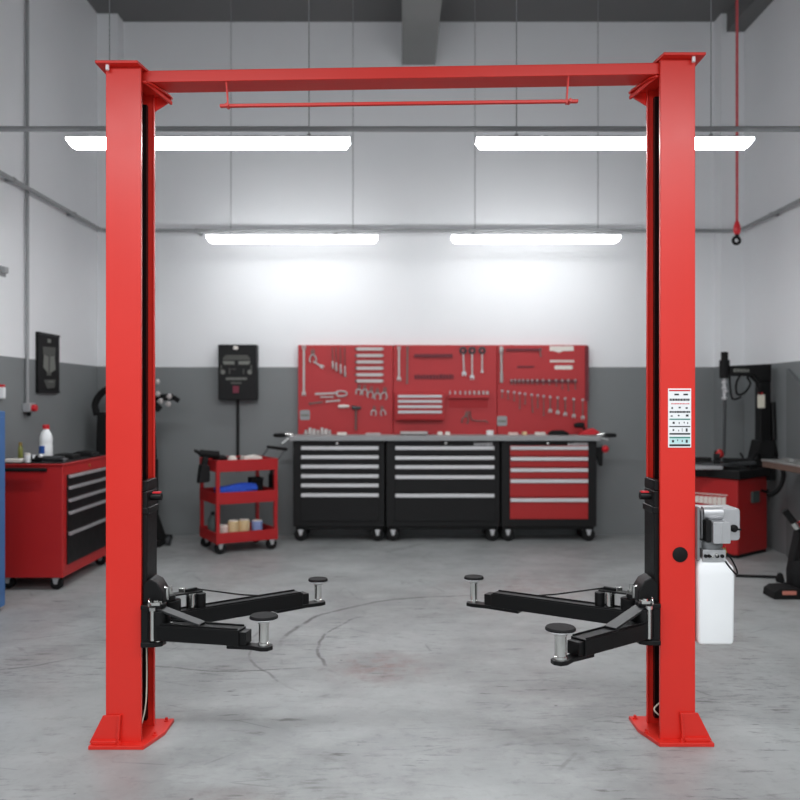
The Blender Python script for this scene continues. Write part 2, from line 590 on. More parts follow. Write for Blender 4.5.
for px in (227.5, 569.5):
    x = X(px, 3.72)
    zt = Z(82, 3.72)
    m = MB().bar((x - .006, 3.72, zt + .02), (x + (.004 if px < 400 else -.014), 3.72, bz(px) - .012), .022, .006, up=(1, 0, 0))
    m.cyl((x, 3.70, bz(px)), (x, 3.745, bz(px)), .008, seg=8)
    m.build('bar_hanger', 'red', bar)


def carriage(s, wx, y0, stem_z):
    y1 = y0 + .198
    ya, yb = y0 + .024, y1 - .024
    ym = (ya + yb) / 2
    m = MB()
    m.box(wx(1.25), wx(1.104), ya, yb, .47, 1.10)
    m.prism([(wx(1.25), 1.10), (wx(1.104), 1.10), (wx(1.104), 1.148), (wx(1.13), 1.148), (wx(1.136), 1.135), (wx(1.25), 1.135)], 'y', ya, yb)
    m.box(wx(1.20), wx(1.097), ya - .004, yb + .004, 1.00, 1.03)
    c = m.build('carriage', 'black', lift, .005)
    MB().cyl((wx(1.11), ym - .02, 1.072), (wx(1.056), ym - .02, 1.072), .017).build('stop_pin', 'black', c, .002)
    MB().box(wx(1.094), wx(1.06), ym - .032, ym - .008, 1.087, 1.094).build('pin_pad', 'red_cap', c)
    # yoke: two lobed plates with a cheek, holding the arm pins
    fy, ry = y0 + .01, y0 + .175
    m = MB()
    for z0, z1 in ((.598, .618), (.436, .458)):
        m.prism([(wx(a), b) for a, b in ((1.115, fy - .05), (1.06, fy - .05), (1.025, fy - .03), (1.018, fy + .01), (1.05, ym), (1.018, ry - .02), (1.025, ry + .02), (1.06, ry + .05), (1.115, ry + .05))], 'z', z0, z1)
    m.box(wx(1.115), wx(1.075), fy - .04, ry + .04, .44, .61)
    m.build('yoke', 'black', c, .004)
    m = MB().prism([(wx(1.12), .615), (wx(1.03), .615), (wx(1.032), .66), (wx(1.058), .705), (wx(1.09), .722), (wx(1.12), .70)], 'y', fy, ym + .02)
    m.build('yoke_cap', 'black', c, .006)
    for y in (fy - .01, ry + .01):
        MB().cyl((wx(1.047), y - .015, .44), (wx(1.047), y - .015, .655 if y > ym else .62), .013).cyl((wx(1.047), y - .015, .62), (wx(1.047), y - .015, .632), .02, seg=6).build('pivot_pin', 'chrome', c)
    # bright release ring, spring pin and latch bits on the yoke
    MB().torus((wx(1.075), fy - .045, .628), .018, .0035, 'x', 14, 6).build('release_ring', 'chrome', c)
    MB().cyl((wx(1.03), fy + .06, .618), (wx(1.03), fy + .06, .672), .008, seg=10).cyl((wx(1.03), fy + .06, .668), (wx(1.055), fy + .06, .676), .006, seg=8).build('spring_pin', 'chrome', c)
    MB().cyl((wx(1.06), fy - .060, .47), (wx(1.06), fy - .060, .605), .009, seg=12).cyl((wx(1.06), fy - .060, .598), (wx(1.06), fy - .060, .612), .014, seg=6).build('detent_pin', 'chrome', c)
    MB().box(wx(1.066), wx(1.03), fy - .055, fy - .02, .618, .63).cyl((wx(1.05), fy - .04, .63), (wx(1.05), fy - .04, .638), .01, seg=6).build('latch_plate', 'chrome', c)
    return fy, ry


def arm(piv, tip, discz, front, disc_r, stem_r):
    """Swing arm from its pin to the lifting pad: outer box, inner box, tip plate, pad."""
    z0, z1 = .468, .535
    zm = (z0 + z1) / 2
    p, q = Vector((piv[0], piv[1], 0)), Vector((tip[0], tip[1], 0))
    d = (q - p).normalized()
    L = (q - p).length
    n = Vector((-d.y, d.x, 0))

    def at(t, z, off=0):
        return p + d * t + n * off + Vector((0, 0, z))
    m = MB()
    m.bar(at(-.015, zm), at(L * (.80 if front else .86), zm), .095 if front else .085, z1 - z0, w1=.078)
    m.lathe([(.05, .466), (.05, .592)], (p.x, p.y, 0), 20)
    # raised lips along the top edges
    for o in (-.034, .034):
        m.bar(at(.03, z1 + .003, o), at(L * (.79 if front else .85), z1 + .003, o), .007, .008)
    a = m.build('arm', 'black', lift, .004)
    m = MB()
    m.bar(at(L * .5, zm - .002), at(L * (.86 if front else .91), zm - .002), .062, .054)
    m.prism([tuple((at(t, 0, o))[:2]) for t, o in ((L * .68, -.032), (L * .9, -.024), (L + .0, -.036), (L + .028, -.028), (L + .04, 0), (L + .028, .028), (L, .036), (L * .9, .024), (L * .68, .032))], 'z', .452, .470)
    m.build('extension', 'black', a, .003)
    m = MB().lathe([(stem_r * 1.15, .470), (stem_r * 1.15, .482), (stem_r, .484), (stem_r, discz - .026), (stem_r * 1.12, discz - .022), (stem_r * 1.12, discz - .012)], (q.x, q.y, 0), 24)
    m.build('pad_stem', 'chrome', a)
    m = MB().lathe([(stem_r * 1.2, discz - .016), (disc_r * .62, discz - .012), (disc_r, discz - .002), (disc_r * .98, discz + .001)], (q.x, q.y, 0), 32)
    m.build('pad_dish', 'alu', a)
    m = MB().lathe([(disc_r * .99, discz), (disc_r, discz + .006), (disc_r * .93, discz + .012), (disc_r * .2, discz + .013)], (q.x, q.y, 0), 32)
    m.build('lift_pad', 'rubber', a)
    if front:
        m = MB().bar(at(.0, .60, 0), at(L * .42, z1 + .006, 0), .06, .010)
        m.build('brace_plate', 'brace_grey', a, .002)
        MB().cyl(at(L * .15, z1, -.02), at(L * .15, z1 + .014, -.02), .007, seg=8).build('grub_screw', 'chrome', a)
    else:
        m = MB()
        m.cyl(at(.10, z1, .0), at(.10, z1 + .07, 0), .022, seg=20)
        m.cyl(at(.10, z1 + .07, .0), at(.10, z1 + .076, 0), .03, seg=20)
        m.build('gear_roller', 'chrome', a)
        m = MB().bar(at(.02, z1 + .078), at(.15, z1 + .078), .05, .008)
        m.cyl(at(.15, z1, 0), at(.15, z1 + .066, 0), .024, seg=16)
        m.build('gear_cover', 'black', a, .002)
        m = MB().tube([at(.13, z1 + .088), at(L * .45, z1 + .03), at(L * .58, z1 + .010)], .004, 6, smooth=0)
        m.bar(at(.05, z1 + .086), at(.13, z1 + .09), .016, .012)
        m.build('pull_rod', 'black', a)
        MB().box(*[v for k in range(3) for v in (at(.06, z1 + .088)[k] - .014, at(.06, z1 + .088)[k] + .014)]).build('clevis', 'chrome', a, .002)
    return a


fL, rL = carriage(-1, wL, yL0, .58)
fR, rR = carriage(1, wR, yR0, .58)
for wx, y0, zt in ((wL, yL0, 2.957), (wR, yR0, 3.004)):
    MB().box(wx(1.147), wx(1.26), y0 + .155, y0 + .182, .05, zt - .12).build('recess_shade_strip', 'black', pL if wx is wL else pR)  # black strip added in place of the shade deep inside the channel
arm((wL(1.047), fL - .01), (-.572, 3.53), .585, True, .060, .0215)
arm((wL(1.047), rL), (-.420, 4.30), .575, False, .050, .019)
arm((wR(1.047), fR - .01), (.638, 3.34), .587, True, .061, .0235)
arm((wR(1.047), rR), (.376, 4.28), .59, False, .050, .019)

# cables inside the channels
MB().tube([(wL(1.12), yL0 + .06, .47), (wL(1.117), yL0 + .06, .3), (wL(1.12), yL0 + .055, .16), (wL(1.135), yL0 + .04, .075), (wL(1.15), yL0 + .035, .03)], .003, 8, smooth=5).build('cable', 'cream', pL)
MB().tube([(wR(1.24), yR0 + .09, .6), (wR(1.22), yR0 + .09, .2), (wR(1.15), yR0 + .08, .15), (wR(1.118), yR0 + .07, .12), (wR(1.15), yR0 + .06, .09)], .0035, 8, smooth=5).build('cable', 'cream', pR)

# sticker with its rows of pictograms, and the round plug
yl = yR0 - .0005
SX = lambda px: X(px, yl)
SZ = lambda py: Z(py, yl)
m = MB().m(0).box(SX(668), SX(691), yl - .002, yl + .001, SZ(447.5), SZ(388.5))


def sbox(mi, a, b_, c, d, th=.003):
    m.m(mi).box(SX(a), SX(b_), yl - th, yl - .0015, SZ(c), SZ(d))


sbox(1, 669, 690, 391.2, 389.8)
for (y0_, y1_, mi) in ((400.8, 398.6, 2), (412.8, 411, 2), (419.8, 418.6, 3), (427, 426, 2), (434.6, 433, 2), (438.2, 436.8, 3), (446.2, 444.2, 2)):
    if mi == 2 and y0_ < 415:
        px = 669.5
        while px < 689.5:
            w = random.uniform(.8, 2.2)
            sbox(2, px, min(px + w, 690), y0_, y1_)
            px += w + .35
    else:
        sbox(mi, 669.3, 690, y0_, y1_)
px = 671
while px < 688:
    w = random.uniform(.7, 1.6)
    sbox(1, px, px + w, 404.2, 403.3)
    px += w + .4
for (cx, cy, w, h) in ((676.5, 394.5, 4.5, 1.6), (685.5, 394.5, 4.5, 1.6), (672, 408, 1.5, 1.8), (679.5, 407.5, 2, 1.5), (686.5, 408, 2, 1.6), (671.5, 416, 1.8, 1.2), (678.5, 415.5, 1.6, 1.4), (687, 415.5, 2.6, 2), (673.5, 422.8, 2, 2), (679, 423, .8, 2), (684, 422.5, .8, 1.6), (687.5, 423, .8, 1.8),
                       (673.2, 430, 1.6, 1.8), (678.5, 430.5, .6, 1.6), (682, 430, .4, 3.4), (686.5, 430, 1.8, 3.2), (672.8, 441.2, 2.2, 2.4), (677.5, 440.2, .8, 1.6), (682, 441, 1, 2), (686.5, 441.2, 2, 3)):
    sbox(2, cx - w / 2, cx + w / 2, cy + h / 2, cy - h / 2)
sbox(4, 669.3, 690, 443.8, 438.4, .0024)
m.build('sticker', ['white', 'red_cap', 'print', 'teal', pmat('pale_cyan_print', (190, 226, 226), .6)], pR)
MB().lathe([(.031, 0), (.033, .004), (.033, -.004), (.030, -.006), (.002, -.006)], (SX(680), yR0, SZ(554.5)), 28, 'y').build('hole_plug', 'rubber', pR)

# hydraulic power unit on the outside of the labelled post
PD = 3.72
px_ = lambda p: X(p, PD - .065)
pz_ = lambda p: Z(p, PD - .065)
xo = wR(1.277)
m = MB().box(xo, xo + .012, PD - .07, PD + .07, pz_(560), pz_(507)).box(xo, px_(703), PD - .05, PD + .05, pz_(549), pz_(541))
pu = m.build('power_unit', 'grey_metal', lift, .003)


def rrect(x0, x1, z0, z1, r, seg=5):
    pts = []
    for cx, cz, a in ((x1 - r, z1 - r, 0), (x0 + r, z1 - r, PI / 2), (x0 + r, z0 + r, PI), (x1 - r, z0 + r, 1.5 * PI)):
        pts += [(cx + r * math.cos(a + PI / 2 * k / seg), cz + r * math.sin(a + PI / 2 * k / seg)) for k in range(seg + 1)]
    return pts


px_ = lambda p: X(p, PD - .03)
pz_ = lambda p: Z(p, PD - .03)
MB().prism(rrect(px_(701), px_(740), pz_(540.5), pz_(508), .016), 'y', PD - .035, PD + .09).build('motor_body', 'alu', pu, .006)
m = MB().cyl((px_(702), PD - .03, pz_(513)), (px_(722), PD - .03, pz_(513)), .03, seg=24)
m.build('motor_barrel', 'alu', pu, .003)
m = MB().prism(rrect(px_(707.5), px_(724.5), pz_(541), pz_(520), .006), 'y', PD - .10, PD - .03)
m.box(px_(715), px_(716.5), PD - .103, PD - .1, pz_(540), pz_(521))
m.build('capacitor_box', 'alu', pu, .006)
MB().box(px_(702), px_(707.5), PD - .08, PD - .03, pz_(540), pz_(519)).build('switch_block', 'rubber', pu, .003)
MB().lathe([(.016, 0), (.016, -.012), (.009, -.016), (.009, -.02)], (px_(733), PD - .035, pz_(528)), 16, 'y').bar((px_(733), PD - .052, pz_(528)), (px_(739), PD - .052, pz_(529)), .008, .008, up=(0, 1, 0)).build('cable_gland', 'rubber', pu)
px_ = lambda p: X(p, PD - .05)
pz_ = lambda p: Z(p, PD - .05)
m = MB().lathe([(.046, pz_(549.5)), (.052, pz_(547)), (.052, pz_(543)), (.046, pz_(541))], (px_(713.5), PD - .01, 0), 28)
m.build('pump_neck', 'grey_metal', pu)
m = MB().m(0).box(px_(702), px_(725), PD - .06, PD + .05, pz_(561), pz_(549.5))
m.m(1)
for k, p in enumerate((704.5, 708, 716, 721)):
    m.lathe([(.008, 0), (.008, -.008), (.006, -.014), (.004, -.014)], (px_(p), PD - .06, pz_(555.5)), 10, 'y')
m.m(2).lathe([(.006, 0), (.006, -.016), (.003, -.018)], (px_(711), PD - .06, pz_(556)), 10, 'y').lathe([(.007, 0), (.007, -.014), (.004, -.016)], (px_(715), PD - .06, pz_(554)), 10, 'y')
m.build('manifold', ['alu', 'rubber', 'chrome'], pu, .002)
MB().cyl((px_(725), PD - .02, pz_(553)), (px_(728.5), PD - .02, pz_(552)), .012, seg=6).cyl((px_(727), PD - .02, pz_(557)), (px_(727), PD - .02, pz_(549)), .008, seg=8).build('hose_fitting', 'brass', pu)
px_ = lambda p: X(p, PD - .065)
pz_ = lambda p: Z(p, PD - .065)
m = MB()
rs = []
for (py, a, b_, dep) in ((645, 700.5, 732.5, .058), (643.5, 699.2, 734, .064), (640, 698.8, 734.5, .066), (576, 698.3, 735.3, .066), (568, 698.6, 734.6, .062), (561, 701, 729, .05), (558.5, 703, 726, .045)):
    x0, x1, z = px_(a), px_(b_), pz_(py)
    r = .014
    ring = []
    for cx, cy, t0 in ((x1 - r, PD + dep - r, 0), (x0 + r, PD + dep - r, PI / 2), (x0 + r, PD - dep + r, PI), (x1 - r, PD - dep + r, 1.5 * PI)):
        ring += [(cx + r * math.cos(t0 + PI / 2 * k / 4), cy + r * math.sin(t0 + PI / 2 * k / 4), z) for k in range(5)]
    rs.append(ring)
m.rings(rs)
m.build('oil_reservoir', 'white', pu)
MB().lathe([(.017, 0), (.017, .014), (.014, .018), (.001, .018)], (px_(723), PD - .03, pz_(564)), 18).build('filler_cap', 'white', pu)
MB().tube([(px_(724), PD - .045, pz_(557)), (px_(729), PD - .06, pz_(566)), (px_(736), PD - .06, pz_(574)), (px_(738.5), PD - .05, pz_(572)), (px_(736), PD - .03, pz_(563)), (px_(733), PD, pz_(556))], .004, 8, smooth=5).build('power_cable', 'rubber', pu)

# ------------------------------------------------------------------ tool chests along the back wall
CD = 8.87           # drawer fronts
CB = 9.30


def casters(t, pts, zb, r, toe=1):
    for (x, y) in pts:
        m = MB().box(x - .028, x + .028, y - .03, y + .03, zb - .012, zb)
        m.prism([(x - .024, zb - .01), (x + .024, zb - .01), (x + .012, r * .9), (x - .012, r * .9)], 'y', y - .032, y - .026)
        m.prism([(x - .024, zb - .01), (x + .024, zb - .01), (x + .012, r * .9), (x - .012, r * .9)], 'y', y + .026, y + .032)
        c = m.build('caster', 'alu', t)
        MB().lathe([(r * .5, -.022), (r * .95, -.022), (r, -.016), (r, .016), (r * .95, .022), (r * .5, .022)], (x, y, r), 20, 'y').build('wheel', 'rubber', c)


def brand_strip(mb, x0, x1, z, y, h=.02, n=7):
    """A worn, unreadable maker's plate: uneven pale strokes."""
    x = x0
    while x < x1:
        w = random.uniform(.014, .03)
        mb.box(x, min(x + w, x1), y - .003, y, z - h / 2, z + h / 2 * random.uniform(.5, 1))
        x += w + .006


def chest(label, p0, p1, d0, d1, handles, bottom, colr, lock, brand):
    x0, x1 = X(p0, CD), X(p1, CD)
    zt, zb = Z(441, CD), Z(527, CD)
    t = thing('tool_chest', label, 'tool chest', ((x0 + x1) / 2, CD, 0), group='tool chests under the worktop', world=True)
    MB().box(x0, x1, CD + .012, CB, zb, zt).build('body', 'chest_black', t, .008)
    a, b_ = X(d0, CD), X(d1, CD)
    ys = list(handles) + [bottom]
    for k in range(len(handles)):
        z1, z0 = Z(ys[k] - 2.5, CD), Z(ys[k + 1] - 3.2, CD)
        if k == len(handles) - 1:
            z0 = Z(bottom, CD)
        d = MB().box(a, b_, CD - .006, CD + .012, z0, z1).build('drawer', colr, t, .003)
        hz = Z(ys[k], CD)
        MB().prism([(CD - .006, hz + .020), (CD - .024, hz + .018), (CD - .03, hz - .016), (CD - .024, hz - .02), (CD - .006, hz - .012)], 'x', a + .004, b_ - .004).build('handle', 'handle', d, .002)
    x = X(lock, CD)
    MB().lathe([(.014, .012), (.014, -.004), (.008, -.006), (.001, -.006)], (x, CD, Z(443.5, CD)), 16, 'y').build('lock', 'chrome', t)
    if brand:
        m = MB()
        brand_strip(m, X(brand[0], CD), X(brand[1], CD), Z(443.9, CD), CD + .012, .03)
        m.build('name_plate', 'handle', t)
    m = MB().box(x0 + .02, x1 - .02, CD + .06, CB - .02, zb - .035, zb)
    m.build('plinth', 'chest_black', t)
    casters(t, [(x0 + .075, CD + .075), (x1 - .075, CD + .075), (x0 + .075, CB - .08), (x1 - .075, CB - .08)], zb - .035, .07)


chest('black tool chest with six evenly spaced drawer pulls, beside the red trolley', 293, 384.5, 301, 379, (448, 457, 466.5, 476, 485.3, 495), 521, 'chest_black', 337, None)
chest('black tool chest with five drawer pulls, between the six-drawer chest and the red-fronted one', 386, 500, 395, 494.5, (448, 457.8, 467, 477, 495.5), 521, 'chest_black', 446, (474, 493))
chest('black tool chest with red drawer fronts at the end of the worktop', 501.5, 597, 510, 588, (448, 458.8, 470, 481, 500), 519, 'chest_red', 548, (568, 588))

WZ0, WZ1 = Z(441, 8.82), Z(436, 8.82)
wt = thing('worktop', 'long grey steel worktop lying across the three tool chests', 'worktop', (X(445, 8.85), 9.05, WZ0), world=True)
MB().box(X(289, 8.82), X(601, 8.82), 8.82, 9.236, WZ0 + .0005, WZ1).build('top_slab', 'pipe', wt, .006)
for s, px in ((-1, 290), (1, 600)):
    x = X(px, 8.84)
    m = MB().cyl((x - s * .03, 8.86, WZ1), (x + s * .05, 8.86, WZ1 + .02), .022, seg=12)
    m.bar((x + s * .01, 8.85, WZ1 - .02), (x - s * -.09, 8.85, WZ0 + .01 if s > 0 else WZ0 - .03), .03, .022)
    h = m.build('handle_bracket', 'chrome', wt, .004)
    MB().lathe([(.012, 0), (.02, .02), (.024, .07), (.02, .13), (.008, .145)] if s > 0 else [(.008, -.145), (.02, -.13), (.024, -.07), (.02, -.02), (.012, 0)], (x + s * .035, 8.86, WZ1 + .006), 14, 'x').build('handle_grip', 'rubber', h)

ag = thing('hanging_air_gun', 'black hanging air tool with a round red knob at the end of the red-fronted chest', 'air tool', (X(602, 8.95), 8.95, Z(450, 8.95)), world=True)
xa = X(597, CD)
MB().lathe([(.002, -.04), (.03, -.03), (.045, 0), (.03, .03), (.002, .04)], (X(605, 8.95), 8.95, Z(449, 8.95)), 18).build('knob', 'red_cap', ag)
MB().prism([(xa, Z(447, 8.95)), (X(603, 8.95), Z(447, 8.95)), (X(602, 8.95), Z(466, 8.95)), (X(599, 8.95), Z(466, 8.95)), (xa, Z(452, 8.95))], 'y', 8.93, 8.97).build('holder', 'rubber', ag, .004)

# ------------------------------------------------------------------ the red tool board
BD = 9.24
bx = lambda p: X(p, BD)
bz = lambda p: Z(p, BD)
bd = thing('tool_board', 'wide red tool board of three panels on the back wall over the worktop', 'tool board', (bx(443), BD + .04, WZ1), world=True)
for a, b_ in ((298, 393), (393.4, 497), (497.4, 587.5)):
    p = MB().box(bx(a), bx(b_), BD, BD + .088, bz(435.5), bz(345)).build('panel', 'board_red', bd, .006)
MB().box(bx(585), bx(588.5), BD - .02, BD, bz(401), bz(346)).build('edge_rail', 'board_dark', bd, .002)
m = MB().m(0)
for cx, cy in ((305, 415), (502, 421)):
    MB_ = MB()
    MB_.m(0).prism(rrect(bx(cx - 5), bx(cx + 5), bz(cy + 5), bz(cy - 5), .02), 'y', BD - .004, BD)
    MB_.m(1).box(bx(cx - 4), bx(cx + 4), BD - .005, BD - .003, bz(cy + 1.3), bz(cy - .8))
    MB_.build('badge', ['pipe', 'decal'], bd)
# white labels on the last panel
m = MB().prism([(bx(549.5), bz(346)), (bx(573.5), bz(346)), (bx(573.5), bz(350.8)), (bx(563), bz(351)), (bx(559), bz(352.8)), (bx(554), bz(351)), (bx(549.5), bz(350.8))], 'y', BD - .004, BD)
m.build('paper_label', 'offwhite', bd)
m = MB()
x = bx(550)
while x < bx(573):
    w = random.uniform(.012, .022)
    m.box(x, x + w, BD - .003, BD, bz(362.3), bz(360))
    x += w + .004
m.build('printed_line', 'offwhite', bd)
MB().prism(rrect(bx(554.5), bx(572.5), bz(369.5), bz(365.5), .015), 'y', BD - .004, BD).build('paper_label', 'offwhite', bd)
m.bm.free() if False else None
# rails with pegs
m = MB().box(bx(414), bx(452.5), BD - .02, BD, bz(357.5), bz(354)).build('tool_rail', 'board_dark', bd, .003)
m = MB().box(bx(506), bx(541), BD - .016, BD, bz(351), bz(348.5)).build('tool_rail', 'board_dark', bd, .003)
m = MB().box(bx(517), bx(534), BD - .008, BD, bz(367.5), bz(366)).build('tool_rail', 'board_dark', bd)
m = MB().box(bx(510), bx(577), BD - .012, BD, bz(383), bz(379.5)).build('peg_rail', 'board_dark', bd, .002)


def ordinal(k):
    return ('first', 'second', 'third', 'fourth', 'fifth', 'sixth', 'seventh', 'eighth', 'ninth', 'tenth', 'eleventh', 'twelfth', 'thirteenth', 'fourteenth')[k]


TY = BD - .012       # tools hang in this plane


def wrench(name, label, p0, p1, w, ring, jaw, mat='tool', group=None, cat='wrench', ends=None):
    """Spanner from p0 (ring end) to p1 (jaw end), pixel positions on the board."""
    a, c = Vector((bx(p0[0]), TY, bz(p0[1]))), Vector((bx(p1[0]), TY, bz(p1[1])))
    d = (c - a).normalized()
    n = Vector((-d.z, 0, d.x))
    m = MB()
    m.bar(a + d * ring * .8, c - d * jaw * .6, w, .010, up=(0, 1, 0))
    m.m(1).torus(a, ring * .78, max(ring * .3, .004), 'y', 14, 6)
    m.m(2 if ends and len(ends) > 1 else 0)
    j = jaw
    pts = [(-.9, -.55), (-.2, -.95), (.7, -.8), (1.15, -.75), (1.1, -.35), (.25, -.3), (.25, .3), (1.1, .35), (1.15, .75), (.7, .8), (-.2, .95), (-.9, .55)]
    m.prism([((c + d * (u * j) + n * (v * j)).x, (c + d * (u * j) + n * (v * j)).z) for u, v in pts], 'y', TY - .007, TY + .007)
    m.cyl((a.x, TY, a.z), (a.x, BD - .0003, a.z), .005, seg=6)
    return tag(m.build(name, [mat] + list(ends or [mat]), None), label, cat, group)


def screwdriver(label, p0, p1, group, r=.009):
    a, c = Vector((bx(p0[0]), TY - .006, bz(p0[1]))), Vector((bx(p1[0]), TY - .006, bz(p1[1])))
    t = thing('screwdriver', label, 'screwdriver', (a.x, TY, a.z), group=group, world=True)
    d = (c - a)
    k = a + d * .62
    MB().cyl(a, k, r * .55, seg=8).bar(a, a - d.normalized() * .01, r * .9, .003, up=(0, 1, 0)).cyl((a.x, a.y, a.z), (a.x, BD - .0003, a.z), .004, seg=6).build('shaft', 'tool_dark', t)
    rs = []
    ax = d.normalized()
    o = ax.orthogonal().normalized()
    q = ax.cross(o)
    for u, rr in ((0, .7), (.12, 1.25), (.35, 1.05), (.6, 1.4), (.9, 1.3), (1, .7)):
        ctr = k + (c - k) * u
        rs.append([ctr + (o * math.cos(2 * PI * i / 10) + q * math.sin(2 * PI * i / 10)) * r * rr for i in range(10)])
    MB().rings(rs).build('handle', 'tool', t)


def pliers(label, cx, cy, size, rot=0, hmat='tool', group='pliers on the tool board'):
    """Small pliers, handles downward; size in pixels."""
    s = size * BD / F
    t = thing('pliers', label, 'pliers', (bx(cx), TY, bz(cy)), group=group)
    t.rotation_euler = (0, rot, 0)
    m = MB()
    for k in (-1, 1):
        m.prism([(0, .0), (k * .12 * s, .08 * s), (k * .12 * s, .3 * s), (k * .03 * s, .46 * s), (k * .005, .3 * s)], 'y', -.006, .006)
    m.cyl((0, -.009, .06 * s), (0, .0116, .06 * s), .008, seg=10)
    m.build('jaws', 'tool_dark', t)
    for k in (-1, 1):
        MB().tube([(0, 0, .05 * s), (k * .16 * s, 0, -.1 * s), (k * .22 * s, 0, -.3 * s), (k * .17 * s, 0, -.5 * s)], .0085, 8, smooth=3).build('handle', hmat, t)


# first panel
wrench('breaker_bar', 'long chrome wrench hanging upright at the board edge near the control box', (304, 347.5), (304, 393.5), .022, .024, .024, 'tool')
pliers('pale pliers hanging in the top corner of the board next to the long chrome wrench', 313, 355, 15)
wrench('adjustable_wrench', 'short steel adjustable wrench slanting below the pale pliers', (314.5, 362), (322, 366.5), .016, .012, .022, 'tool')
for k, (p, y) in enumerate(((332.5, 369), (336, 371.5), (340.3, 374), (344.7, 377))):
    screwdriver('steel screwdriver, %s of four in a slanting row from the long chrome wrench' % ordinal(k), (p, 348), (p + .5, y), 'screwdrivers on the tool board')
for k, y in enumerate((349, 355.6, 362, 368.3, 374.8, 381)):
    pos = 'topmost' if k == 0 else ('lowest' if k == 5 else ordinal(k) + ' from the top')
    wrench('flat_wrench', 'level pale wrench, %s of the stack of six on the board' % pos, (356, y), (382.5, y), .034, .013, .012, 'tool', 'level wrenches stacked on the board', ends=('dark_metal',))
for k, (p, y, w) in enumerate(((359, 389, 11.5), (364.8, 389.2, 11.5), (371, 391.5, 13), (377.5, 393, 13), (384.4, 392.5, 14))):
    pliers('steel pliers below the level wrenches, %s of five towards the drawer rack' % ordinal(k), p, y, w, rot=.15 * (1 - k % 2))
t = thing('hacksaw', 'hand saw with a long pale blade hung level above the hammer', 'saw', (bx(318), TY, bz(394)), world=True)
MB().bar((bx(315), TY, bz(394)), (bx(338), TY, bz(393)), .007, .02, up=(0, 0, 1)).cyl((bx(330), TY, bz(393.5)), (bx(330), BD - .0003, bz(393.5)), .005, seg=6).build('blade', 'tool', t)
MB().tube([(bx(337), TY, bz(391.5)), (bx(345.5), TY, bz(391.8)), (bx(346), TY, bz(395.5)), (bx(338), TY, bz(396))], .010, 8, closed=True).build('handle', 'tool', t)
wrench('ratchet', 'short steel ratchet under the saw blade', (332.5, 397), (321, 397), .014, .014, .009, 'tool')
wrench('ratchet', 'dark ratchet below the saw, nearer the round badge', (310, 403.5), (322, 402), .016, .014, .010, 'tool_dark')
wrench('ratchet', 'pale ratchet below the saw, nearer the hammer', (327, 401.5), (339, 400.5), .016, .012, .013, 'tool')
t = thing('hammer', 'hammer with dark head hanging handle down on the tool board', 'hammer', (bx(356), TY, bz(408)), world=True)
MB().cyl((bx(356), TY - .014, bz(408)), (bx(356), TY - .014, bz(430)), .011, .014, seg=12).build('handle', 'tool_dark', t)
MB().cyl((bx(352), TY - .014, bz(407.5)), (bx(361), TY - .014, bz(408)), .024, .016, seg=14).cyl((bx(356), TY, bz(408)), (bx(356), BD - .0003, bz(408)), .005, seg=6).build('head', 'dark_metal', t)
t = thing('rubber_mallet', 'pale level tool handle pointing at the hammer head', 'mallet', (bx(345), TY, bz(406)), world=True)
MB().lathe([(.008, 0), (.017, .01), (.019, .06), (.014, .11), (.012, .125)], (bx(338), TY - .006, bz(406.3)), 12, 'x').cyl((bx(343), TY, bz(406)), (bx(343), BD - .0003, bz(406)), .005, seg=6).build('grip', 'offwhite', t)
pliers('small cutters hung alone below the row of pliers, nearer the hammer', 374, 410, 11, .1)
pliers('small cutters hung alone below the row of pliers, nearer the red drawer rack', 382.5, 410, 11, -.2)

# second panel
wrench('long_wrench', 'long steel wrench with a bright head, beside the dark red rail of the middle panel', (399, 348), (399, 378.5), .020, .02, .024, 'tool')
wrench('long_wrench', 'longer dull wrench hung just next to the bright-headed long one', (407.5, 348), (407, 383), .017, .018, .012, 'tool_dark')
m = MB()  # unreadable lettering on the panel, built as plain uneven blocks
x = bx(414.5)
while x < bx(453):
    w = random.uniform(.022, .034)
    m.box(x, min(x + w, bx(453.5)), TY, BD - .0003, bz(379), bz(374 + random.random()))
    x += w + .008
tag(m.build('lettering_row', 'board_dark', None, .003), 'dark red row of letter-like blocks below the dark red rail on the middle panel', 'lettering')
for k, (p, y1, q) in enumerate(((463, 373.5, 464), (472, 377, 472), (482, 371.5, 482))):
    wrench('ring_wrench', ('wrench with a large dark ring, nearest of three to the dark red rail', 'longest and middle of the three wrenches with large dark rings', 'shortest of the three wrenches with large dark rings')[k], (p, 350.5), (q, y1), .015, .040, .026 if k < 2 else .016, 'tool', 'ring wrenches on the middle panel', ends=('dark_metal', 'handle'))
t = thing('drawer_rack', 'red rack with four pale rails jutting from the middle panel of the board', 'rack', (bx(420), BD, bz(418)), world=True)
MB().prism([(BD - .0003, bz(393)), (BD - .07, bz(394)), (BD - .10, bz(417.5)), (BD - .09, bz(420)), (BD - .0003, bz(420))], 'x', bx(395.5), bx(444)).build('body', 'board_red', t, .005)
for y in (396.3, 401.4, 406.6, 411.8):
    yy = BD - .075 - .025 * (y - 396) / 20
    MB().box(bx(398), bx(441.5), yy - .018, yy + .004, bz(y + 1.4), bz(y - 1.3)).build('rail', 'handle', t, .003)
t = thing('socket_shelf', 'red shelf on the middle panel carrying a row of sockets', 'shelf', (bx(468), BD, bz(398)), world=True)
MB().box(bx(448), bx(488.5), BD - .07, BD - .0003, bz(398), bz(394.6)).prism([(BD - .0003, bz(398)), (BD - .02, bz(398)), (BD - .0003, bz(408))], 'x', bx(449), bx(487.5)).build('shelf_body', 'board_red', t, .003)
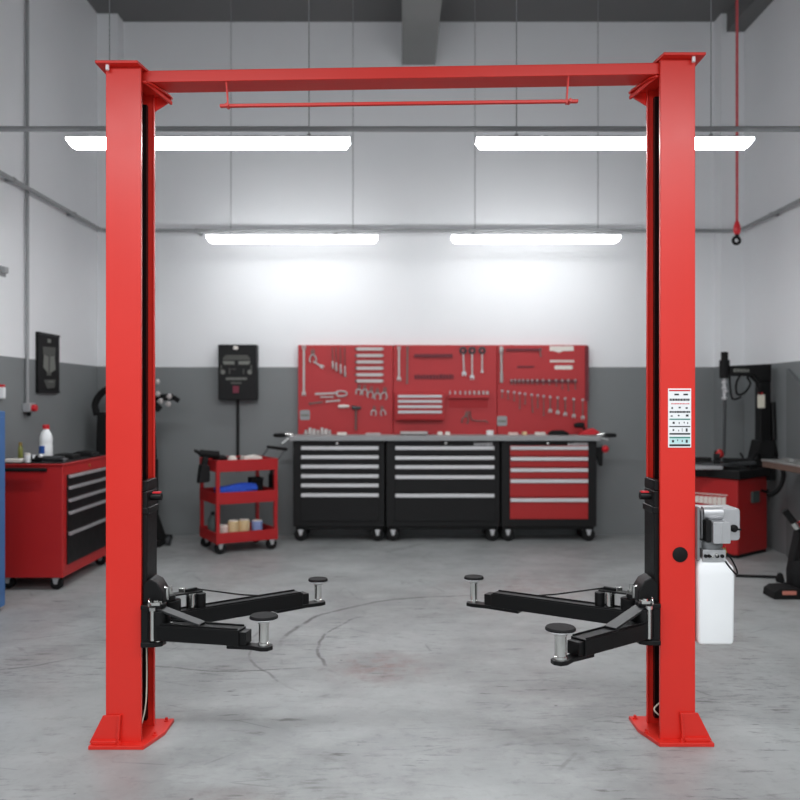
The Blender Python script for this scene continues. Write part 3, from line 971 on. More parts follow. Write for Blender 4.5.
for k, p in enumerate((449.8, 455, 460, 465, 469.5, 474, 478.5, 483, 487)):
    r = .009 + .001 * k
    o = MB().lathe([(r, 0), (r, .022), (r * .85, .026), (r * .85, .04), (r * .5, .04), (r * .5, .03)], (bx(p), BD - .045, bz(394.6) + .0005), 12).build('socket', 'tool', None)
    tag(o, 'bright socket on the red shelf, %s from the drawer rack' % ordinal(k), 'socket', 'sockets on the red shelf')
pliers('dark gripping pliers under the socket shelf', 466, 416.5, 14, .25, 'tool_dark')
t = MB().tube([(bx(470), TY, bz(411)), (bx(472), TY, bz(420)), (bx(486), TY, bz(421)), (bx(487), TY, bz(423))], .007, 8).cyl((bx(472), TY, bz(420)), (bx(472), BD - .0003, bz(420)), .005, seg=6).build('bent_wrench', 'tool_dark', None)
tag(t, 'bent dark wrench beside the gripping pliers under the socket shelf', 'wrench')

# third panel
t = thing('torque_wrench', 'long bright torque wrench hanging upright on the last panel', 'torque wrench', (bx(501), TY, bz(347)), world=True)
MB().lathe([(.018, -.04), (.024, -.02), (.024, .02), (.016, .04)], (bx(501), TY - .012, bz(350)), 14).cyl((bx(501), TY, bz(350)), (bx(501), BD - .0003, bz(350)), .006, seg=6).build('head', 'tool', t)
MB().cyl((bx(501), TY - .010, bz(353)), (bx(501.2), TY - .010, bz(372)), .014, seg=12).cyl((bx(501.2), TY - .010, bz(372)), (bx(501.3), TY - .010, bz(382.5)), .018, seg=12).build('shaft', 'tool', t)
wrench('hook_wrench', 'steel hook wrench below the end of the short dark red rail', (540, 349.5), (540.5, 356), .012, .018, .010, 'tool_dark')
for k, p in enumerate((511.5, 515, 519, 523, 527.5, 532, 537, 543, 549, 556, 562, 568, 575)):
    ln = (2.5, 2, 1.5, 1.5, 2, 2, 2.5, 3, 3, 4, 7, 8.5, 7)[k]
    wrench('hex_key', 'small steel key on the peg rail, %s from the torque wrench' % ordinal(k), (p, 380.3), (p + .2, 381.5 + ln), .008, .011, .008, 'tool_dark', 'keys on the peg rail', 'hex key', ends=('tool',))
for k in range(13):
    p = (502, 508, 514, 519.5, 525, 531.5, 537.5, 543.5, 550, 557.5, 565, 573.5, 582.5)[k]
    y0 = 391 + (400 - 391) * k / 12
    y1 = y0 + 6 + k * .95 + (6 if 2 < k < 9 and k % 2 else 0)
    big = k >= 8
    wrench('combination_wrench', 'steel combination wrench in the sloping row, %s from the torque wrench' % ordinal(k), (p, y0), (p + (1 if k == 5 else 0), y1), .009 if not big else .012, .014, .022 if big else .010, 'tool_dark', 'wrenches in the sloping row', ends=('handle', 'tool' if big else 'tool_dark'))

# things on the worktop
wz = WZ1 + .0005
for k, p in enumerate((306, 310, 314, 318, 322, 326, 329.5)):
    r = .02 + .002 * (k % 3)
    h = .055 + .012 * ((k * 2) % 3)
    o = MB().lathe([(r, 0), (r, h * .6), (r * .8, h * .7), (r * .8, h), (r * .45, h), (r * .45, h * .8)], (X(p, 9.1), 9.1, wz), 14).build('large_socket', 'tool', None)
    tag(o, 'large bright socket on the worktop, %s from the end by the trolley' % ordinal(k), 'socket', 'large sockets on the worktop')
o = thing('parts_tray', 'dark open tray with a pale rim on the worktop below the drawer rack', 'tray', (X(414, 9.08), 9.08, wz))
MB().box(-.14, .14, -.06, .06, 0, .025).build('tray_base', 'rubber', o, .004)
m = MB()
m.box(-.15, .15, -.066, -.058, .012, .036).box(-.15, .15, .058, .066, .012, .036).box(-.15, -.142, -.066, .066, .012, .036).box(.142, .15, -.066, .066, .012, .036)
m.build('rim', 'tool', o)
for k, (p, w, h, nm, cat, lab, mt) in enumerate((
        (342, .10, .028, 'folded_rag', 'rag', 'small pale folded rag on the worktop below the hammer side of the board', 'offwhite'),
        (373, .16, .022, 'flat_file', 'file', 'flat pale file case lying on the worktop below the small cutters', 'tool'),
        (440, .05, .035, 'bit_box', 'box', 'small pale box on the worktop next to the dark tray', 'offwhite'),
        (447.5, .05, .035, 'bit_box', 'box', 'small pale box on the worktop second from the dark tray', 'offwhite'),
        (513, .10, .028, 'bit_case', 'case', 'low pale case on the worktop under the torque wrench panel', 'pink_white'),
        (524.5, .045, .034, 'grease_tin', 'tin', 'small yellowish tin between the two pale cases on the worktop', 'beige'),
        (540, .11, .03, 'bit_case', 'case', 'low pale case on the worktop next to the black zip case', 'offwhite'))):
    m = MB().prism(rrect(-w / 2, w / 2, 0, h, .006), 'y', -.03, .03)
    m.box(-w * .3, w * .3, -.031, .031, h * .55, h * .6)
    o = m.build(nm, mt, None, .003)
    o.location = (X(p, 9.08), 9.08, wz)
    tag(o, lab, cat)
t = thing('tape_roll', 'white roll of tape on the worktop between the middle and last panels', 'tape', (X(490, 9.05), 9.05, wz))
MB().rings([[(r * math.cos(a), r * math.sin(a), z) for a in [2 * PI * i / 24 for i in range(24)]] for r, z in ((.04, 0), (.04, .05), (.02, .05), (.02, 0))], closed=True).build('roll', 'white', t)
o = MB().prism([(-.11, 0), (.11, 0), (.105, .025), (.05, .05), (-.06, .05), (-.1, .03)], 'y', -.05, .05).build('zip_case', 'rubber', None, .01)
o.location = (X(558.5, 9.06), 9.06, wz)
tag(o, 'black humped case lying on the worktop below the sloping wrench row', 'case')
t = thing('cordless_tool', 'red and black hand tool on the worktop at the end of the board', 'power tool', (X(588, 9.08), 9.08, wz))
MB().prism([(-.11, 0), (.11, 0), (.12, .03), (.05, .075), (-.05, .05)], 'y', -.045, .045).build('body', 'red_cap', t, .01)
MB().lathe([(.02, -.15), (.03, -.13), (.032, -.05), (.02, -.04)], (0, 0, .105), 14, 'x').bar((-.06, 0, .10), (-.03, 0, .045), .03, .03, up=(1, 0, 0)).build('grip', 'rubber', t)

# ------------------------------------------------------------------ black control box on the back wall
KD = 9.2
kx = lambda p: X(p, KD)
kz = lambda p: Z(p, KD)
cb = thing('wall_mounted_control_box', 'black control box with a pale car drawing on the back wall above the trolley', 'control box', (kx(237), YB - .07, kz(400)), world=True)
MB().box(kx(218), kx(256.5), KD, YB, kz(400), kz(344.5)).build('case', 'chest_black', cb, .008)
m = MB()
y0, y1 = KD - .002, KD
# front view of a car: roof band, windscreen strip, lamps, bumper lines
m.prism([(kx(223), kz(358)), (kx(226), kz(355)), (kx(247), kz(355)), (kx(250), kz(358)), (kx(250), kz(360)), (kx(223), kz(360))], 'y', y0, y1)
for pts in ([(222.5, 361), (234.5, 361.2), (234.5, 364.5), (224, 364.5)], [(250.5, 361), (238.5, 361.2), (238.5, 364.5), (249, 364.5)]):
    MB().prism([(kx(a), kz(b_)) for a, b_ in pts], 'y', y0, y1).build('windscreen_print', 'decal', cb)
m.m(0).box(kx(220.5), kx(222), y0, y1, kz(372), kz(365)).box(kx(250.5), kx(252), y0, y1, kz(372), kz(365))
for p in (222.8, 249.8):
    MB().cyl((kx(p), y0, kz(372)), (kx(p), y1, kz(372)), .026, seg=14).build('headlamp_print', 'decal', cb)
m.m(0).box(kx(229), kx(230), y0, y1, kz(374), kz(368)).box(kx(243), kx(244), y0, y1, kz(374), kz(369)).box(kx(231), kx(236), y0, y1, kz(369.6), kz(368.8))
x = kx(226)
while x < kx(247):
    w = random.uniform(.015, .03)
    m.m(1).box(x, x + w, y0, y1, kz(380), kz(377.5))
    x += w + .006
m.m(0).box(kx(231), kx(241.5), y0, y1, kz(384), kz(382))
m.build('car_drawing_pattern', ['decal_dim', 'decal'], cb)
MB().prism(rrect(kx(233.5), kx(238), kz(349.5), kz(346), .008), 'y', KD - .004, KD).build('badge', 'offwhite', cb)
MB().box(kx(233), kx(239), KD - .014, KD, kz(393), kz(386)).build('red_button', pmat('dark_red_button', (116, 30, 54), .4), cb, .004)
MB().cyl((kx(236), YB - .03, kz(400)), (kx(236), YB - .03, .72), .016, seg=10).build('supply_cable', 'chest_black', cb)

# ------------------------------------------------------------------ red service trolley
TRA = math.radians(30)
tr = thing('service_trolley', 'red three-tier service trolley on casters in front of the grey back wall', 'trolley', (X(216.5, 8.12), 8.12, 0), TRA)
TW, TD = .63, .55
zt_, zt0 = .915, .80
m = MB()
for x in (0, TW - .035):
    for y in (0, TD - .035):
        m2 = MB().box(x, x + .035, y, y + .035, .10, zt_)
        m2.build('corner_post', 'trolley_red', tr, .004)


def tier(z0, z1, zs):
    mm = MB()
    mm.box(.003, TW - .003, .003, TD - .003, zs, zs + .01)
    for a in ((0, TW, -.004, .004), (0, TW, TD - .004, TD + .004)):
        mm.box(a[0], a[1], a[2], a[3], z0, z1)
    for a in ((-.004, .004), (TW - .004, TW + .004)):
        mm.box(a[0], a[1], 0, TD, z0, z1)
    return mm


tier(.80, .915, .85).build('top_tray', 'trolley_red', tr, .003)
tier(.485, .60, .50).build('middle_tray', 'trolley_red', tr, .003)
tier(.105, .21, .12).build('bottom_tray', 'trolley_red', tr, .003)
m = MB()
for x in (TW - .03,):
    m.tube([(TW, .05, .87), (TW + .10, .05, 1.0)], .009, 8, smooth=0).tube([(TW, TD - .05, .87), (TW + .10, TD - .05, 1.0)], .009, 8, smooth=0)
push = m.build('push_handle', 'dark_metal', tr)
MB().cyl((TW + .10, .02, 1.0), (TW + .10, TD - .02, 1.0), .016, seg=12).build('grip', 'rubber', push)
casters(tr, [(.05, .05), (TW - .05, .05), (.05, TD - .05), (TW - .05, TD - .05)], .105, .054)
TM = Matrix.Translation((X(216.5, 8.12), 8.12, 0)) @ Matrix.Rotation(TRA, 4, 'Z')


def on_trolley(o, x, y, z, rz=0):
    o.location = TM @ Vector((x, y, z))
    o.rotation_euler = (0, 0, TRA + rz)
    return o


ZT, ZM, ZB_ = .8605, .5105, .1305
for k, (x, nm, lab, mt, hh) in enumerate(((.105, 'paint_tin', 'pale pinkish tin on the bottom shelf of the red trolley', 'pink_white', .125),
                                          (.215, 'paint_tin', 'beige tin next to the pinkish one on the bottom shelf of the trolley', 'beige', .165),
                                          (.325, 'paint_tin', 'beige tin next to the pale blue one on the bottom shelf of the trolley', 'beige', .165),
                                          (.46, 'paint_tin', 'pale blue square-shouldered tin on the bottom shelf of the red trolley', 'tin_blue', .15))):
    t = on_trolley(thing('paint_tin', lab, 'tin', group='tins on the bottom shelf of the trolley'), x, .13, ZB_)
    MB().lathe([(.053, 0), (.055, .003), (.055, hh), (.052, hh + .004), (.047, hh + .004)], seg=20).build('can', mt, t)
    MB().lathe([(.047, hh), (.048, hh + .009), (.044, hh + .012), (.001, hh + .012)], seg=20).build('lid', 'offwhite', t)
t = on_trolley(thing('oil_bottle', 'dim greenish bottle at the back end of the bottom shelf of the trolley', 'bottle'), .07, .33, ZB_)
MB().lathe([(.05, 0), (.055, .01), (.055, .16), (.03, .21), (.018, .22)], seg=18).build('bottle_body', 'green_grey', t)
MB().lathe([(.02, .218), (.02, .245), (.001, .245)], seg=14).build('cap', 'rubber', t)
t = on_trolley(thing('shop_rag', 'crumpled blue cloth lying on the middle shelf of the red trolley', 'cloth'), .24, .13, ZM)
m = MB()
nx, ny = 16, 7
rs = []
for i in range(nx + 1):
    u = i / nx
    ring = []
    for j in range(12):
        a = 2 * PI * j / 12
        r = (.55 + .45 * math.sin(PI * min(1, u * .9 + .12))) * (1 + .12 * math.sin(3 * a + 5 * u) + .08 * math.sin(9 * u + 2 * a))
        zz = .075 + .03 * u + .07 * math.sin(a) * r
        ring.append((-.21 + .42 * u, .07 * math.cos(a) * r, max(.001, zz + .012 * math.sin(7 * u + a))))
    rs.append(ring)
m.rings(rs)
m.build('cloth_roll', 'cloth_blue', t)
MB().torus((-.205, 0, .07), .036, .013, 'x', 14, 6).build('dark_band', 'rubber', t)
t = on_trolley(thing('storage_bin', 'black open bin on the middle shelf of the trolley beside the blue cloth', 'bin'), .49, .26, ZM)
m = MB().box(-.06, .06, -.06, .06, 0, .01)
for a in ((-.06, -.054, -.06, .06), (.054, .06, -.06, .06), (-.06, .06, -.06, -.054), (-.06, .06, .054, .06)):
    m.box(*a, 0, .20)
m.build('bin_body', 'rubber', t)
MB().box(-.064, .064, -.066, -.06, .17, .2).build('rim', 'chest_black', t)
t = on_trolley(thing('hand_drill', 'black power drill lying over the end of the top tray of the trolley', 'drill'), .0, .16, .9605)
rs = []
MB().cyl((-.17, 0, .05), (-.11, 0, .02), .014, .022, seg=12).cyl((-.11, 0, .02), (.07, 0, -.005), .036, .04, seg=16).build('motor_housing', 'rubber', t)
MB().bar((-.055, 0, .0), (-.075, 0, -.12), .05, .055, up=(1, 0, 0)).prism([(-.14, -.27), (-.025, -.26), (-.028, -.10), (-.115, -.09)], 'y', -.045, .045).build('grip', 'chest_black', t, .01)

t = on_trolley(thing('spray_can', 'white squat container standing in the top tray of the trolley', 'container'), .20, .12, ZT)
MB().lathe([(.04, 0), (.044, .004), (.044, .06), (.03, .085), (.001, .09)], seg=18).build('tub', 'offwhite', t)
t = on_trolley(thing('paper_towel', 'white folded paper towel in the top tray near the push handle of the trolley', 'paper towel'), .40, .14, ZT)
MB().prism([(-.1, 0), (.1, 0), (.095, .07), (.04, .09), (-.05, .075), (-.09, .085)], 'y', -.06, .06).build('towel_folds', 'offwhite', t, .008)
t = on_trolley(thing('impact_gun', 'dark hand tool lying in the top tray of the trolley beside the drill', 'power tool'), .11, .25, ZT)
MB().lathe([(.02, -.07), (.035, -.05), (.035, .04), (.02, .07)], (0, 0, .055), 14, 'x').cyl((-.02, 0, .05), (-.04, -.08, .02), .018, seg=10).build('gun_body', 'rubber', t)
MB().cyl((.065, 0, .055), (.11, 0, .055), .012, seg=10).cyl((0, 0, 0), (0, 0, .05), .014, seg=10).build('anvil', 'dark_metal', t)
t = on_trolley(thing('pliers_set', 'black pliers lying in the middle of the top tray of the trolley', 'pliers'), .29, .24, ZT)
MB().bar((-.07, 0, .03), (.07, .02, .06), .03, .018).bar((-.07, .03, .05), (.07, 0, .04), .02, .018).box(-.02, .02, -.01, .02, 0, .05).build('plier_body', 'rubber', t, .003)
t = on_trolley(thing('white_rag', 'small pale rag at the back end of the middle shelf of the trolley', 'rag'), .08, .32, ZM)
MB().prism([(-.05, 0), (.05, 0), (.045, .03), (0, .05), (-.045, .025)], 'y', -.04, .04).build('rag_folds', 'pink_white', t, .008)
t = on_trolley(thing('tool_pouch', 'black pouch hanging on the outside of the trolley under the push handle', 'pouch'), TW + .006, .20, .47)
MB().prism([(0, 0), (.045, .01), (.05, .2), (.03, .27), (0, .27)], 'y', -.08, .08).build('pouch_bag', 'rubber', t, .01)
MB().box(.0, .012, -.03, .03, .26, .36).build('strap', 'chest_black', t)

# ------------------------------------------------------------------ red roller cabinet by the left wall
RX, RY0, RY1 = -2.648, 6.60, 7.72
rc = thing('roller_cabinet', 'red roller cabinet with black drawers standing along the side wall', 'tool cabinet', (-2.95, 7.2, 0), world=True)
zb, zt = .10, .985
MB().box(-3.2, RX, RY0, RY1, zb, zt).build('body', 'chest_red', rc, .01)
MB().box(-3.205, RX + .01, RY0 - .01, RY1 + .01, zt, zt + .012).build('top_rim', 'chest_red', rc, .004)
MB().box(-3.17, RX - .025, RY0 + .03, RY1 - .03, zt + .012, zt + .016).build('top_mat', 'rubber', rc)
MB().cyl((-3.19, RY0 - .045, .955), (-2.76, RY0 - .045, .955), .016, seg=12).cyl((-3.15, RY0, .955), (-3.15, RY0 - .045, .955), .01, seg=8).cyl((-2.80, RY0, .955), (-2.80, RY0 - .045, .955), .01, seg=8).build('push_bar', 'rubber', rc)
lev = [.905, .815, .715, .615, .45, .19]
# pulls measured down the near edge of the drawer front
for k in range(5):
    z1, z0 = lev[k], lev[k + 1] + .004
    d = MB().box(RX, RX + .014, RY0 + .07, RY1 - .06, z0, z1).build('drawer', 'chest_black', rc, .003)
    MB().prism([(RX + .014, z1 - .002), (RX + .030, z1 - .005), (RX + .034, z1 - .025), (RX + .028, z1 - .029), (RX + .014, z1 - .022)], 'y', RY0 + .075, RY1 - .065).build('handle', 'alu', d, .002)
MB().lathe([(.012, 0), (.012, .006), (.001, .006)], (RX, (RY0 + RY1) / 2, .945), 14, 'x').build('lock', 'brass', rc)
casters(rc, [(-2.72, RY0 + .06), (-2.72, RY1 - .08), (-3.12, RY0 + .10), (-3.12, RY1 - .08)], zb, .05)

zc = zt + .0165
t = thing('jug_bottle', 'white plastic bottle with red cap and blue label on the red roller cabinet', 'bottle', (X(46, 7.0), 7.0, zc))
MB().lathe([(.048, 0), (.053, .008), (.053, .12), (.048, .135), (.052, .15), (.052, .18), (.04, .225), (.022, .25), (.022, .262)], seg=24).build('bottle_body', 'white', t)
MB().lathe([(.027, .258), (.028, .262), (.026, .292), (.001, .294)], seg=18).build('cap', 'red_cap', t)
m = MB()
rs = []
for z in (.055, .118):
    rs.append([(.0545 * math.cos(a), .0545 * math.sin(a), z) for a in [PI * 1.02 + PI * .55 * i / 10 for i in range(11)]] + [(.0515 * math.cos(a), .0515 * math.sin(a), z) for a in [PI * 1.02 + PI * .55 * i / 10 for i in range(10, -1, -1)]])
m.rings(rs)
m.build('blue_label', 'label_blue', t)
t = thing('slim_bottle', 'slim olive green bottle on the red roller cabinet near the blue cabinet', 'bottle', (X(20.5, 6.95), 6.95, zc))
MB().lathe([(.018, 0), (.02, .004), (.02, .10), (.013, .118), (.012, .122)], seg=16).build('bottle_body', 'olive', t)
MB().lathe([(.014, .120), (.014, .148), (.001, .149)], seg=14).build('cap', 'brass', t)
t = thing('cap_jar', 'small white jar at the near edge of the red roller cabinet', 'jar', (X(27.5, 6.72), 6.72, zc))
MB().lathe([(.022, 0), (.024, .004), (.024, .055), (.02, .06)], seg=16).build('jar_body', 'white', t)
MB().lathe([(.022, .058), (.022, .074), (.001, .075)], seg=16).build('lid', 'offwhite', t)
t = thing('heat_gun', 'black and white hand tool lying between the small jar and the white bottle', 'power tool', (X(36, 6.76), 6.76, zc))
MB().lathe([(.018, -.05), (.026, -.04), (.026, .03), (.02, .05)], (0, 0, .027), 14, 'x').build('tool_body', 'rubber', t)
MB().bar((.02, 0, .03), (.05, -.01, .055), .022, .03, up=(0, 1, 0)).box(-.02, .0, -.027, .0, .03, .058).build('nozzle', 'white', t, .003)
o = MB().prism(rrect(-.075, .075, 0, .028, .01), 'y', -.05, .05).build('folded_rag', 'offwhite', None, .006)
o.location = (X(14, 6.73), 6.73, zc)
tag(o, 'pale folded rag lying on the corner of the red roller cabinet by the blue cabinet', 'rag')
t = thing('grinder', 'dark grinder with grey body lying behind the near edge of the roller cabinet', 'power tool', (X(55, 6.78), 6.78, zc))
MB().lathe([(.014, -.11), (.022, -.09), (.024, .02), (.02, .06), (.024, .07), (.001, .075)], (0, 0, .026), 14, 'x').build('grinder_body', 'dark_metal', t)
MB().lathe([(.03, 0), (.03, .006), (.001, .006)], (.075, 0, .02), 16).cyl((.075, 0, 0), (.075, 0, .03), .012, seg=8).build('disc', 'grey_metal', t)
for k, (p, D, lab) in enumerate(((68, 7.15, 'dark tool case on the far half of the roller cabinet, nearer the white bottle'), (88, 7.5, 'dark tool case on the roller cabinet, close beside the red post'))):
    o = MB().prism([(-.1, 0), (.1, 0), (.09, .035), (-.04, .045), (-.09, .03)], 'y', -.09, .09).build('tool_case', 'rubber', None, .008)
    o.location = (X(p, D) - .02, D, zc)
    tag(o, lab, 'case')

# blue cabinet at the edge of the view
bc = thing('blue_cabinet', 'blue metal cabinet at the edge of the view before the roller cabinet', 'cabinet', (-3.05, 5.8, 0), world=True)
MB().box(-3.28, -2.825, 5.55, 6.015, .03, Z(411, 6.015)).build('body', 'blue', bc, .008)
for (x, y) in ((-2.87, 5.6), (-2.87, 5.97), (-3.23, 5.6), (-3.23, 5.97)):
    MB().box(x - .02, x + .02, y - .02, y + .02, 0, .03).build('foot', 'grey_metal', bc)
MB().box(-2.825, -2.815, 5.59, 5.98, .14, 1.38).build('door', 'blue', bc, .003)

# ------------------------------------------------------------------ left wall fittings
cy = F * 3.268 / (400 - 27.3)
t = thing('wall_mounted_conduit', 'grey vertical conduit down the side wall ending in a small switch box', 'conduit', (XL, cy, Z(412, cy)), world=True)
MB().cyl((XL + .022, cy, Z(405, cy)), (XL + .022, cy, CEIL - .01), .015, seg=12).build('tube', 'pipe', t)
MB().box(XL, XL + .07, cy - .05, cy + .05, Z(412, cy), Z(403, cy)).build('switch_box', 'alu', t, .006)
MB().lathe([(.03, .0), (.03, .03), (.022, .036), (.001, .036)], (XL + .07, cy, Z(408, cy)), 16, 'x').build('red_knob', 'red_cap', t)
MB().cyl((XL + .035, cy, Z(416, cy)), (XL + .035, cy, Z(412, cy)), .018, seg=12).build('gland', 'rubber', t)
y0p, y1p = F * 3.28 / (400 - 36.5), F * 3.28 / (400 - 58)
pzb, pzt = 1.565, 2.118
t = thing('wall_mounted_poster', 'dark framed poster with a faint grey drawing on the side wall', 'poster', (XL, (y0p + y1p) / 2, pzb), world=True)
MB().box(XL, XL + .025, y0p, y1p, pzb, pzt).build('backing', 'rubber', t, .004)
m = MB()
ym = (y0p + y1p) / 2
xp = XL + .025
hw = (y1p - y0p) / 2
m.m(0).prism([(ym - hw * .6, pzt - .13), (ym + hw * .6, pzt - .12), (ym + hw * .55, pzt - .2), (ym - hw * .55, pzt - .2)], 'x', xp, xp + .002)
m.m(1).prism([(ym - hw * .5, pzt - .2), (ym - hw * .1, pzt - .21), (ym - hw * .1, pzt - .37), (ym - hw * .55, pzt - .32)], 'x', xp, xp + .002)
m.prism([(ym + hw * .5, pzt - .2), (ym + hw * .1, pzt - .21), (ym + hw * .05, pzt - .37), (ym + hw * .6, pzt - .33)], 'x', xp, xp + .002)
m.m(0).prism([(ym - hw * .1, pzt - .2), (ym + hw * .1, pzt - .2), (ym + hw * .2, pzt - .39), (ym - hw * .25, pzt - .39)], 'x', xp, xp + .0015)
m.m(1).box(xp, xp + .002, ym - hw * .15, ym + hw * .15, pzt - .085, pzt - .05)
m.m(0).prism([(ym - hw * .5, pzb + .12), (ym + hw * .6, pzb + .13), (ym + hw * .5, pzb + .05), (ym - hw * .2, pzb + .04)], 'x', xp, xp + .002)
m.m(1).box(xp, xp + .003, ym - hw * .1, ym + hw * .4, pzb + .10, pzb + .112)
m.build('drawing', ['decal_dim', 'decal'], t)
for z in (pzb, pzt - .02):
    MB().box(xp, xp + .006, y0p, y1p, z, z + .02).build('frame_edge', 'chest_black', t)
yd = F * 3.25 / (400 - 4)
t = thing('wall_mounted_dispenser', 'small white dispenser with a red top on the side wall above the blue cabinet', 'dispenser', (XL, yd, Z(398, yd)), world=True)
MB().box(XL, XL + .05, yd - .02, yd + .02, Z(399, yd), Z(387, yd)).build('bottle_body', 'white', t, .012)
MB().box(XL, XL + .045, yd - .017, yd + .017, Z(387, yd), Z(384.5, yd)).build('red_top', 'red_cap', t, .006)
yd = 6.93
t = thing('wall_mounted_bracket', 'short grey bracket sticking out of the white side wall high up', 'bracket', (XL, yd, Z(270, yd)), world=True)
MB().box(XL, XL + .012, yd - .06, yd + .06, Z(276, yd), Z(266, yd)).build('plate', 'pipe', t, .003)
MB().box(XL + .012, X(7, yd), yd - .03, yd + .03, Z(273, yd), Z(267, yd)).build('bracket_arm', 'pipe', t, .004)

# ------------------------------------------------------------------ black tyre machine behind the left post
hx = X(130, 8.75)
HD = 8.75
g = lambda px, py: (X(px, HD), HD, Z(py, HD))
t = thing('wheel_balancer', 'black wheel machine with curved hood standing behind the red post by the roller cabinet', 'wheel machine', (hx, HD, 0), world=True)
m = MB().box(X(104, HD), X(152, HD), HD - .2, HD + .25, .06, Z(460, HD)).prism([(X(103, HD), Z(460, HD)), (X(152, HD), Z(460, HD)), (X(150, HD), Z(420, HD)), (X(98, HD), Z(412, HD)), (X(97, HD), Z(455, HD))], 'y', HD - .05, HD + .2)
m.build('body', 'rubber', t, .02)
MB().tube([g(97, 415), g(95, 405), g(99, 396), g(106, 390), g(118, 386), g(132, 384)], .035, 10, smooth=4).build('hood_arm', 'rubber', t)
m = MB().bar((X(140, HD), HD, Z(440, HD)), (X(142, HD), HD, Z(372, HD)), .12, .1, up=(0, 1, 0))
m.bar(g(140, 398), g(173, 397), .07, .05, up=(0, 1, 0)).bar(g(173, 397), g(179, 401), .05, .035, up=(0, 1, 0)).bar(g(148, 398), g(160, 410), .07, .06, up=(0, 1, 0))
m.build('tool_arm', 'rubber', t, .01)
for (p, y) in ((157.5, 382), (158, 394), (169.5, 396.5), (161, 401), (168.5, 404)):
    MB().lathe([(.002, -.03), (.02, -.022), (.027, 0), (.02, .022), (.002, .03)], (X(p, HD - .07), HD - .07, Z(y, HD - .07)), 14).cyl((X(p, HD), HD - .08, Z(y, HD)), (X(p - 1, HD), HD, Z(y + 1, HD)), .012, seg=8).build('knob', 'tool', t)
m = MB()
m.box(X(106, HD), X(166, HD), HD - .22, HD + .26, .0, .06)
m.prism([(X(150, HD), .06), (X(164, HD), .06), (X(156, HD), .30), (X(150, HD), .34)], 'y', HD - .1, HD + .1)
m.build('base', 'rubber', t, .01)
MB().lathe([(.02, -.02), (.045, -.02), (.045, .02), (.02, .02)], (X(168.5, HD - .1), HD - .1, .05), 16, 'x').build('foot_wheel', 'dark_metal', t)

# ------------------------------------------------------------------ red hanging hose / pull cord
hd = 7.5
t = thing('hanging_hoist_cord', 'thin red cord hanging from the ceiling with a red grip and black hook', 'cord', (X(737, hd), hd, Z(246, hd)), world=True)
xx = X(737, hd)
MB().cyl((xx, hd, Z(228, hd)), (xx, hd, CEIL), .012, seg=10).build('cord', pmat('red_cord', (206, 84, 88), .6), t)
MB().lathe([(.014, Z(235, hd)), (.03, Z(232.5, hd)), (.032, Z(228, hd)), (.022, Z(223.5, hd)), (.013, Z(221, hd))], (xx, hd, 0), 16).build('grip', 'red_cap', t)
MB().torus((xx - .005, hd, Z(240.5, hd)), .03, .014, 'y', 16, 8).cyl((xx, hd, Z(237, hd)), (xx, hd, Z(234, hd)), .018, seg=10).build('hook', 'rubber', t)

# ------------------------------------------------------------------ tyre changer by the right wall
A = math.radians(40)
ox, oy = 3.185, 7.92
t = thing('tyre_changer', 'red tyre changer with black column and swing arm near the side wall', 'tyre changer', (ox, oy, 0), A)
# local frame: +x runs along the right-hand side face, -x... the front face lies along local x<0 after turning
c_, s_ = math.cos(A), math.sin(A)
TI = (Matrix.Translation((ox, oy, 0)) @ Matrix.Rotation(A, 4, 'Z')).inverted()
INV[t] = TI
q = lambda u, v: (ox + u * c_ - v * s_, oy + u * s_ + v * c_)      # u along the side face (away right), v along the front (away left)
zt = Z(479.5, 7.92)
m = MB().prism([q(0.0, 0.0), q(.57, 0), q(.67, .12), q(.67, .56), q(0, .56)], 'z', .03, zt)
body = m.build('body', 'chest_red', t, .015)
MB().prism([q(.01, .01), q(.57, .01), q(.66, .12), q(.66, .55), q(.01, .55)], 'z', 0, .03).build('base', 'rubber', t)
m = MB().prism([q(-.03, -.03), q(.59, -.03), q(.69, .10), q(.69, .59), q(-.03, .59)], 'z', zt, zt + .085)
m.build('table_deck', 'chest_black', t, .01)
# turntable with clamps
cx, cyy = q(.16, .30)
m = MB().lathe([(.05, 0), (.05, .03), (.23, .035), (.23, .055), (.02, .06)], (cx, cyy, zt + .085), 28)
m.build('turntable', 'dark_metal', t)
for k in range(4):
    a = A + k * PI / 2 + .5
    m = MB().bar((cx + .05 * math.cos(a), cyy + .05 * math.sin(a), zt + .165), (cx + .27 * math.cos(a), cyy + .27 * math.sin(a), zt + .165), .06, .035)
    m.bar((cx + .24 * math.cos(a), cyy + .24 * math.sin(a), zt + .185), (cx + .21 * math.cos(a), cyy + .21 * math.sin(a), zt + .235), .06, .02, up=(math.cos(a), math.sin(a), 0))
    m.build('clamp_jaw', 'rubber', t, .006)
MB().box(X(690, 7.9), X(727, 7.9), 8.0, 8.2, zt + .0855, zt + .12).build('lever_plate', 'alu', t, .006)
